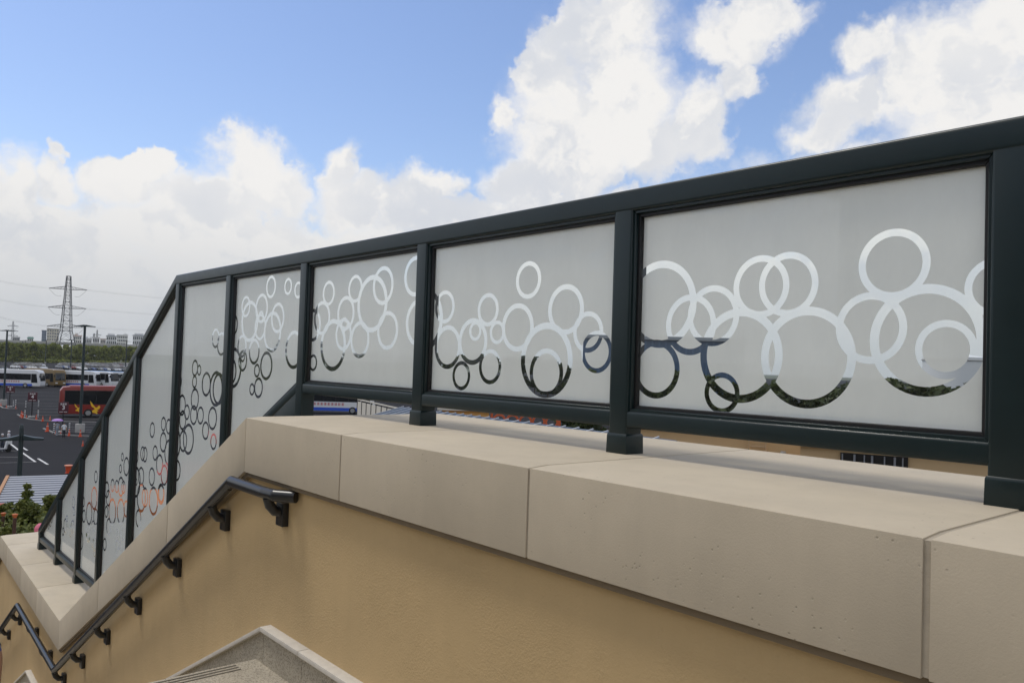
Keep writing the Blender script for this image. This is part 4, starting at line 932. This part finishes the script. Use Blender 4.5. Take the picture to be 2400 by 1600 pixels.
put('ribbed_roof', mb, M_ROOF_SHADE, shed)
def pt(u, v, h): q = A0+dirx*u+dirn*v; return Vector((q.x, q.y, zr-v*.10+h))
put('verge_trim', MB().hexa([pt(-.10, 0, -.1), pt(-.005, 0, -.1), pt(-.005, 10.8, -.1), pt(-.10, 10.8, -.1), pt(-.10, 0, .06), pt(-.005, 0, .06), pt(-.005, 10.8, .06), pt(-.10, 10.8, .06)]), mat('verge_orange', (.45, .24, .12), .7), shed)
put('wall', MB().hexa([Vector((*pt(.2, .2, 0).xy, GZ)), Vector((*pt(Lr-.2, .2, 0).xy, GZ)), Vector((*pt(Lr-.2, 10.4, 0).xy, GZ)), Vector((*pt(.2, 10.4, 0).xy, GZ)), pt(.2, .2, -.06), pt(Lr-.2, .2, -.06), pt(Lr-.2, 10.4, -.06), pt(.2, 10.4, -.06)]), M_STUCCO, shed)
NEAR = []
q = random.Random(31); lob = []
for k in range(60):
    while True:
        d_ = Vector((q.uniform(-1, 1), q.uniform(-1, 1), q.uniform(-1, 1)))
        if abs(d_.x)**3+abs(d_.y)**3+abs(d_.z)**3 < 1: break
    lob.append((d_.x*.44, d_.y*.46, 4.10+d_.z*.62, q.uniform(.08, .20)))
lob += [(0, .06, 4.86, .10), (0, .05, 5.0, .06), (0, -.36, 4.62, .06), (0, -.38, 4.5, .07), (0, -.34, 4.38, .09)]
NEAR.append((leaf_mesh(9000, lob, .040, 77), trunk_mesh(3.3, .10, 5, 8, 1.3)))
lob2 = [(0, 0, 4.27, .13), (0, .08, 4.08, .16), (0, -.1, 3.92, .18), (0, .14, 3.8, .14), (0, 0, 3.65, .26), (0, .05, 3.35, .4), (0, -.2, 3.1, .4)]
NEAR.append((leaf_mesh(4200, lob2, .034, 78), trunk_mesh(2.8, .07, 6, 6, .9)))
lob3 = [(0, 0, .9, .9), (.8, .2, .8, .8), (-.8, -.1, .8, .8), (1.5, 0, .7, .7), (-1.5, .1, .7, .7)]
for a_, b_ in NEAR: a_.materials.append(M_LEAF_NEAR); b_.materials.append(M_BARK)
p = at(54, 1200, 19); p.z = GZ; s_ = (at(54, 1128, 19).z-GZ)/5.1; tree(p, s_, 0, 'leafy tree in front of the ribbed roof at the left', None, 0.0, NEAR, 'garden_tree')
p = at(116, 1200, 20.5); p.z = GZ; s_ = (at(118, 1150, 20.5).z-GZ)/4.45; tree(p, s_, 1, 'slender leafy tree close to the low end of the railing', None, 1.4, NEAR, 'garden_tree')
p = at(6, 1260, 17); p.z = GZ; s_ = (at(5, 1222, 17).z-GZ)/4.45; tree(p, s_, 1, 'small leafy tree at the left edge below the red awning', None, 2.4, NEAR, 'garden_tree')
shm = leaf_mesh(7000, lob3, .04, 80); shm.materials.append(M_LEAF_NEAR)
for (px_, py_, d, lab) in ((66, 1226, 17.5, 'round shrub beneath the garden tree'), (100, 1222, 18.5, 'shrub between the garden tree and the railing foot')):
    p = at(px_, py_, d); t = empty('shrub', (p.x, p.y, p.z-1.5)); tag(t, lab, 'shrub'); obj('crown', shm, None, t); put('stem', MB().tube([(0, 0, GZ-(p.z-1.5)), (0, 0, 1.0)], .05, 6), M_BARK, t)
M_LANT = mat('orange_lantern', (.48, .13, .04), .6)
for (px_, py_, d, lab) in ((35, 1206, 16.5, 'orange topped garden lamp on a brown post under the tree'), (8, 1203, 18.5, 'small orange garden lamp at the left edge')):
    p = at(px_, py_, d); t = empty('garden_lamp', (p.x, p.y, GZ)); tag(t, lab, 'lamp', 'orange garden lamps'); z = p.z-GZ
    put('post', MB().cyl(0, 0, 0, z-.06, .035, .03, 8), mat('brown_post', (.06, .03, .02), .7), t); put('shade', MB().cyl(0, 0, z-.05, z+.01, .025, .048, 10), M_LANT, t); put('cap', MB().cyl(0, 0, z+.012, z+.022, .05, .02, 10), M_LANT, t)
p = at(10, 1186, 22); t = empty('awning', (p.x, p.y, p.z), face(10, 0)); tag(t, 'small red awning edge behind the garden tree at left', 'awning'); put('canopy', MB().hexa([(-1.2, -.25, -.05), (.03, -.25, -.05), (.03, .25, .0), (-1.2, .25, .0), (-1.2, -.25, -.01), (.03, -.25, -.01), (.03, .25, .04), (-1.2, .25, .04)]), mat('red_cloth', (.30, .06, .035), .8), t)
for x in (-1.1, -.05): put('support', MB().tube([(x, 0, GZ-p.z), (x, 0, -.02)], .03, 6), M_BLACK, t)
p = at(94, 1262, 16); person('person', 'person in pink just behind the low end of the railing', (p.x, p.y, at(94, 1228, 16).z-1.66), face(88, 2.8), 1.66, shirt=(.62, .10, .18), trousers=(.1, .1, .14), cap=(.62, .16, .24))
deck_z = at(94, 1228, 16).z-1.66
put('garden_terrace', MB().box(p.x-8, p.x+2.2, DB+.0, p.y+9, GZ, deck_z-.004), M_CONC, kind='structure')

# ------------------------------------------------------------------ beyond the near panels
def block(name, lab, px0, px1, d0, ytop, depth, m, cat='building', turn=0.0, yref=None):
    a, b = at(px0, 860, d0), at(px1, 860, d0); z = at((px0+px1)/2, ytop, d0).z; w = (b-a).xy.length
    t = empty(name, ((a.x+b.x)/2, (a.y+b.y)/2, GZ), math.atan2(b.y-a.y, b.x-a.x)+turn); tag(t, lab, cat)
    h = z-GZ; put('wall', MB().box(-w/2, w/2, 0, depth, 0, h), m, t); return t, w, h
M_TAN = mat('tan_render', (.62, .44, .24), .85, var=.06, vscale=1); M_PALE = mat('pale_render', (.62, .58, .50), .85, var=.05, vscale=1)
t, w, h = block('tan_building', 'tan rendered building with parapet seen under the near panel', 1485, 1900, 17, 1010, 7, M_TAN)
put('parapet_cap', MB().box(-w/2-.1, w/2+.1, -.12, .2, h+.002, h+.10), M_PALE, t); put('flat_roof', MB().box(-w/2+.05, w/2-.05, .22, 6.9, h+.002, h+.04), M_PALE, t)
lt = MB(); 
for s in (-.16, .16): lt.tube([(w*.22+s, -.10, h-1.2), (w*.22+s, -.10, h+.5)], .02, 6)
for k in range(6): lt.tube([(w*.22-.16, -.10, h-1.1+k*.28), (w*.22+.16, -.10, h-1.1+k*.28)], .015, 6)
put('ladder', lt, mat('ladder_paint', (.5, .35, .2), .6), t)
put('wall_lamp', MB().cyl(w*.36, -.12, h-.55, h-.32, .10, .05, 10), M_CONC, t)
t, w, h = block('tan_pavilion', 'tan pavilion with a black panel for a shaded bay seen under the right end of the near panel', 1880, 2500, 13, 1046, 6, M_TAN)
put('cornice', MB().box(-w/2-.15, w/2+.1, -.12, .1, h-.10, h+.03), mat('cornice_tan', (.66, .48, .27), .8), t)
put('bay_shade', MB().box(-w*.33, -w*.06, -.04, .02, h-1.2, h-.17), M_GASKET, t)  # black panel stands in for the shade inside the bay
for k in range(7): put('pipe', MB().cyl(-w*.32+k*w*.04+.03*(k*k % 3), -.08, h-1.2, h-.18, .010+.006*(k % 2), None, 8), mat('pipe_grey', (.22, .23, .25), .5), t)
t, w, h = block('blue_hall', 'large slate blue metal hall beyond the near panels', 1365, 1745, 120, 797, 40, mat('blue_cladding', (.07, .12, .20), .5, var=.08, vscale=.3), turn=.0)
rm = MB().box(-.12, .12, -.16, -.002, 0, h-.1).mesh('rib')
for k in range(24): obj('cladding_rib', rm, mat('blue_cladding'if 0 else 'blue_rib', (.09, .15, .24), .5), t, loc=(-w/2+w*(k+.5)/24, 0, 0))
put('eave', MB().box(-w/2-.6, w/2+.6, -.6, 40.6, h+.004, h+.5), mat('eave_grey', (.3, .32, .34), .6), t)
# ribbed blue canopy and orange scroll rail below the second panel
ca_, cb_ = at(990, 962, 21), at(1470, 1022, 13); cz_ = .5*(ca_.z+cb_.z)
can = empty('canopy_roof', (0, 0, 0)); tag(can, 'dark blue standing seam canopy with white ribs seen under the second panel', 'canopy')
ud = Vector((cb_.x-ca_.x, cb_.y-ca_.y, 0)); ul = ud.length; ud.normalize(); vd = Vector((-ud.y, ud.x, 0)); 
if vd.dot(Vector((-ca_.x, -ca_.y, 0))) > 0: vd = -vd
def cp(u, v, h): q = ca_+ud*u+vd*v; return Vector((q.x, q.y, ca_.z+(cb_.z-ca_.z)*u/ul+h))
put('roof_sheet', MB().hexa([cp(-2, -3, -.9), cp(ul+1, -3, -.9), cp(ul+1, .2, -.05), cp(-2, .2, -.05), cp(-2, -3, -.84), cp(ul+1, -3, -.84), cp(ul+1, .2, .01), cp(-2, .2, .01)]), mat('blue_seam_roof', (.035, .06, .10), .45), can)
for k in range(26):
    u = -2+k*(ul+3)/26; put('seam_rib', MB().hexa([cp(u, -3, -.84), cp(u+.035, -3, -.84), cp(u+.035, .2, .012), cp(u, .2, .012), cp(u, -3, -.81), cp(u+.035, -3, -.81), cp(u+.035, .2, .04), cp(u, .2, .04)]), mat('white_rib', (.42, .45, .5), .6), can)
for u in (-1.5, ul*.5, ul+.5): q = cp(u, -1.2, 0); put('column', MB().cyl(q.x, q.y, GZ, q.z-.45, .12, .12, 10), M_PALE, can)
sc0 = at(1232, 975, 19); scr = empty('scroll_fence', (sc0.x, sc0.y, GZ), face(1232, 0)); tag(scr, 'orange red scrollwork panel above the blue canopy', 'fence')
M_SCR = mat('scroll_orange', (.50, .10, .03), .6); z = sc0.z-GZ
for k in range(5):
    x = -.62+k*.31; n_ = 18; put('scroll', MB().loft([[(x+r_*math.cos(2*math.pi*j/n_), y, z-.12+r_*math.sin(2*math.pi*j/n_)) for j in range(n_)] for y, r_ in ((-.03, .11), (-.03, .16), (.03, .16), (.03, .11), (-.03, .11))], cap=False), M_SCR, scr)
put('rail', MB().box(-.82, .82, -.03, .03, z+.05, z+.10), M_SCR, scr); put('rail', MB().box(-.82, .82, -.03, .03, z-.34, z-.29), M_SCR, scr)
for x in (-.80, .80): put('post', MB().box(x-.03, x+.03, -.028, .028, 0, z-.002+.05), M_SCR, scr)
t, w, h = block('orange_kiosk', 'small orange yellow kiosk roof beyond the second panel', 1040, 1150, 34, 962, 2, mat('kiosk_orange', (.70, .36, .10), .7), cat='kiosk'); put('roof', MB().box(-w/2-.2, w/2+.2, -.2, 2.2, h+.002, h+.15), M_PALE, t)
def stall(px_, py_, d, w, col, lab):
    p = at(px_, py_, d); t = empty('market_stall', (p.x, p.y, GZ), face(px_, 0)); tag(t, lab, 'stall', 'coloured stalls beyond the sloping panels'); z = p.z-GZ; cm = paint(col)
    put('awning', MB().loft([[(-w/2, y, zz), (w/2, y, zz), (w/2, y, zz+.05), (-w/2, y, zz+.05)] for y, zz in ((-.9, z-.35), (0, z), (.9, z-.30))]), cm, t)
    put('valance', MB().box(-w/2, w/2, -.93, -.901, z-.62, z-.30), cm, t); put('counter', MB().box(-w/2+.2, w/2-.2, -.6, -.2, 0, .95), M_PALE, t)
    for x in (-w/2+.1, w/2-.1):
        for y in (-.85, .85): put('pole', MB().cyl(x, y, 0, z-.36, .03, .03, 6), M_BLACK, t)
stall(455, 1085, 34, 2.6, (.42, .035, .02), 'red stall awning glimpsed through the corner panel rings')
stall(360, 1150, 28, 2.4, (.60, .17, .03), 'orange stall awning glimpsed through the long sloping panel')
stall(265, 1140, 30, 1.8, (.55, .13, .03), 'orange stall awning glimpsed through the lower sloping panels')
stall(560, 1010, 48, 3.2, (.45, .05, .03), 'red stall awning glimpsed under the fourth panel')
# panelled fence right of the coaches
fa, fb = at(838, 940, 95), at(1000, 958, 70); fn = empty('panel_fence', (fa.x, fa.y, GZ), math.atan2(fb.y-fa.y, fb.x-fa.x)); tag(fn, 'beige panelled fence with dark posts seen under the third panel', 'fence'); fl = (fb-fa).xy.length; fz = fa.z-GZ
for k in range(12):
    put('panel', MB().box(k*fl/12+.08, (k+1)*fl/12-.08, 0, .06, .1, fz), M_PALE, fn); put('post', MB().box(k*fl/12-.07, k*fl/12+.07, -.05, .11, 0, fz+.15), M_BLACK, fn)
put('top_rail', MB().box(0, fl, -.02, .08, fz+.17, fz+.30), M_PALE, fn)
p = at(2240, 880, 260); p.z = GZ; t = empty('storage_tank', p); tag(t, 'white cylindrical storage tank behind the trees at right', 'tank'); zt_ = at(2240, 838, 260).z-GZ
put('shell', MB().cyl(0, 0, 0, zt_, 8.5, 8.5, 32), mat('tank_white', (.75, .75, .75), .5), t, smooth_=True); put('roof', MB().cyl(0, 0, zt_+.01, zt_+1.2, 8.5, 1.5, 32), mat('tank_white', (.75, .75, .75)), t); put('walkway_rail', MB().cyl(0, 0, zt_-1.0, zt_-.7, 8.75, 8.75, 32), M_CONC, t)

# ------------------------------------------------------------------ hazy air round the whole place
hz = put('haze', MB().box(-6100, 6100, -6100, 6100, GZ-1.3, 90), None); hz['kind'] = 'stuff'; tag(hz, 'thin pale summer haze over the far car park and skyline', 'haze')
hm = bpy.data.materials.new('haze'); hm.use_nodes = True; ht = hm.node_tree; ht.nodes.clear(); ho = ht.nodes.new('ShaderNodeOutputMaterial'); hv = ht.nodes.new('ShaderNodeVolumePrincipled')
hv.inputs['Color'].default_value = (.86, .90, .95, 1); hv.inputs['Density'].default_value = .00008; hv.inputs['Anisotropy'].default_value = .2; ht.links.new(hv.outputs[0], ho.inputs['Volume']); hz.data.materials.append(hm)
S.cycles.volume_bounces = 1
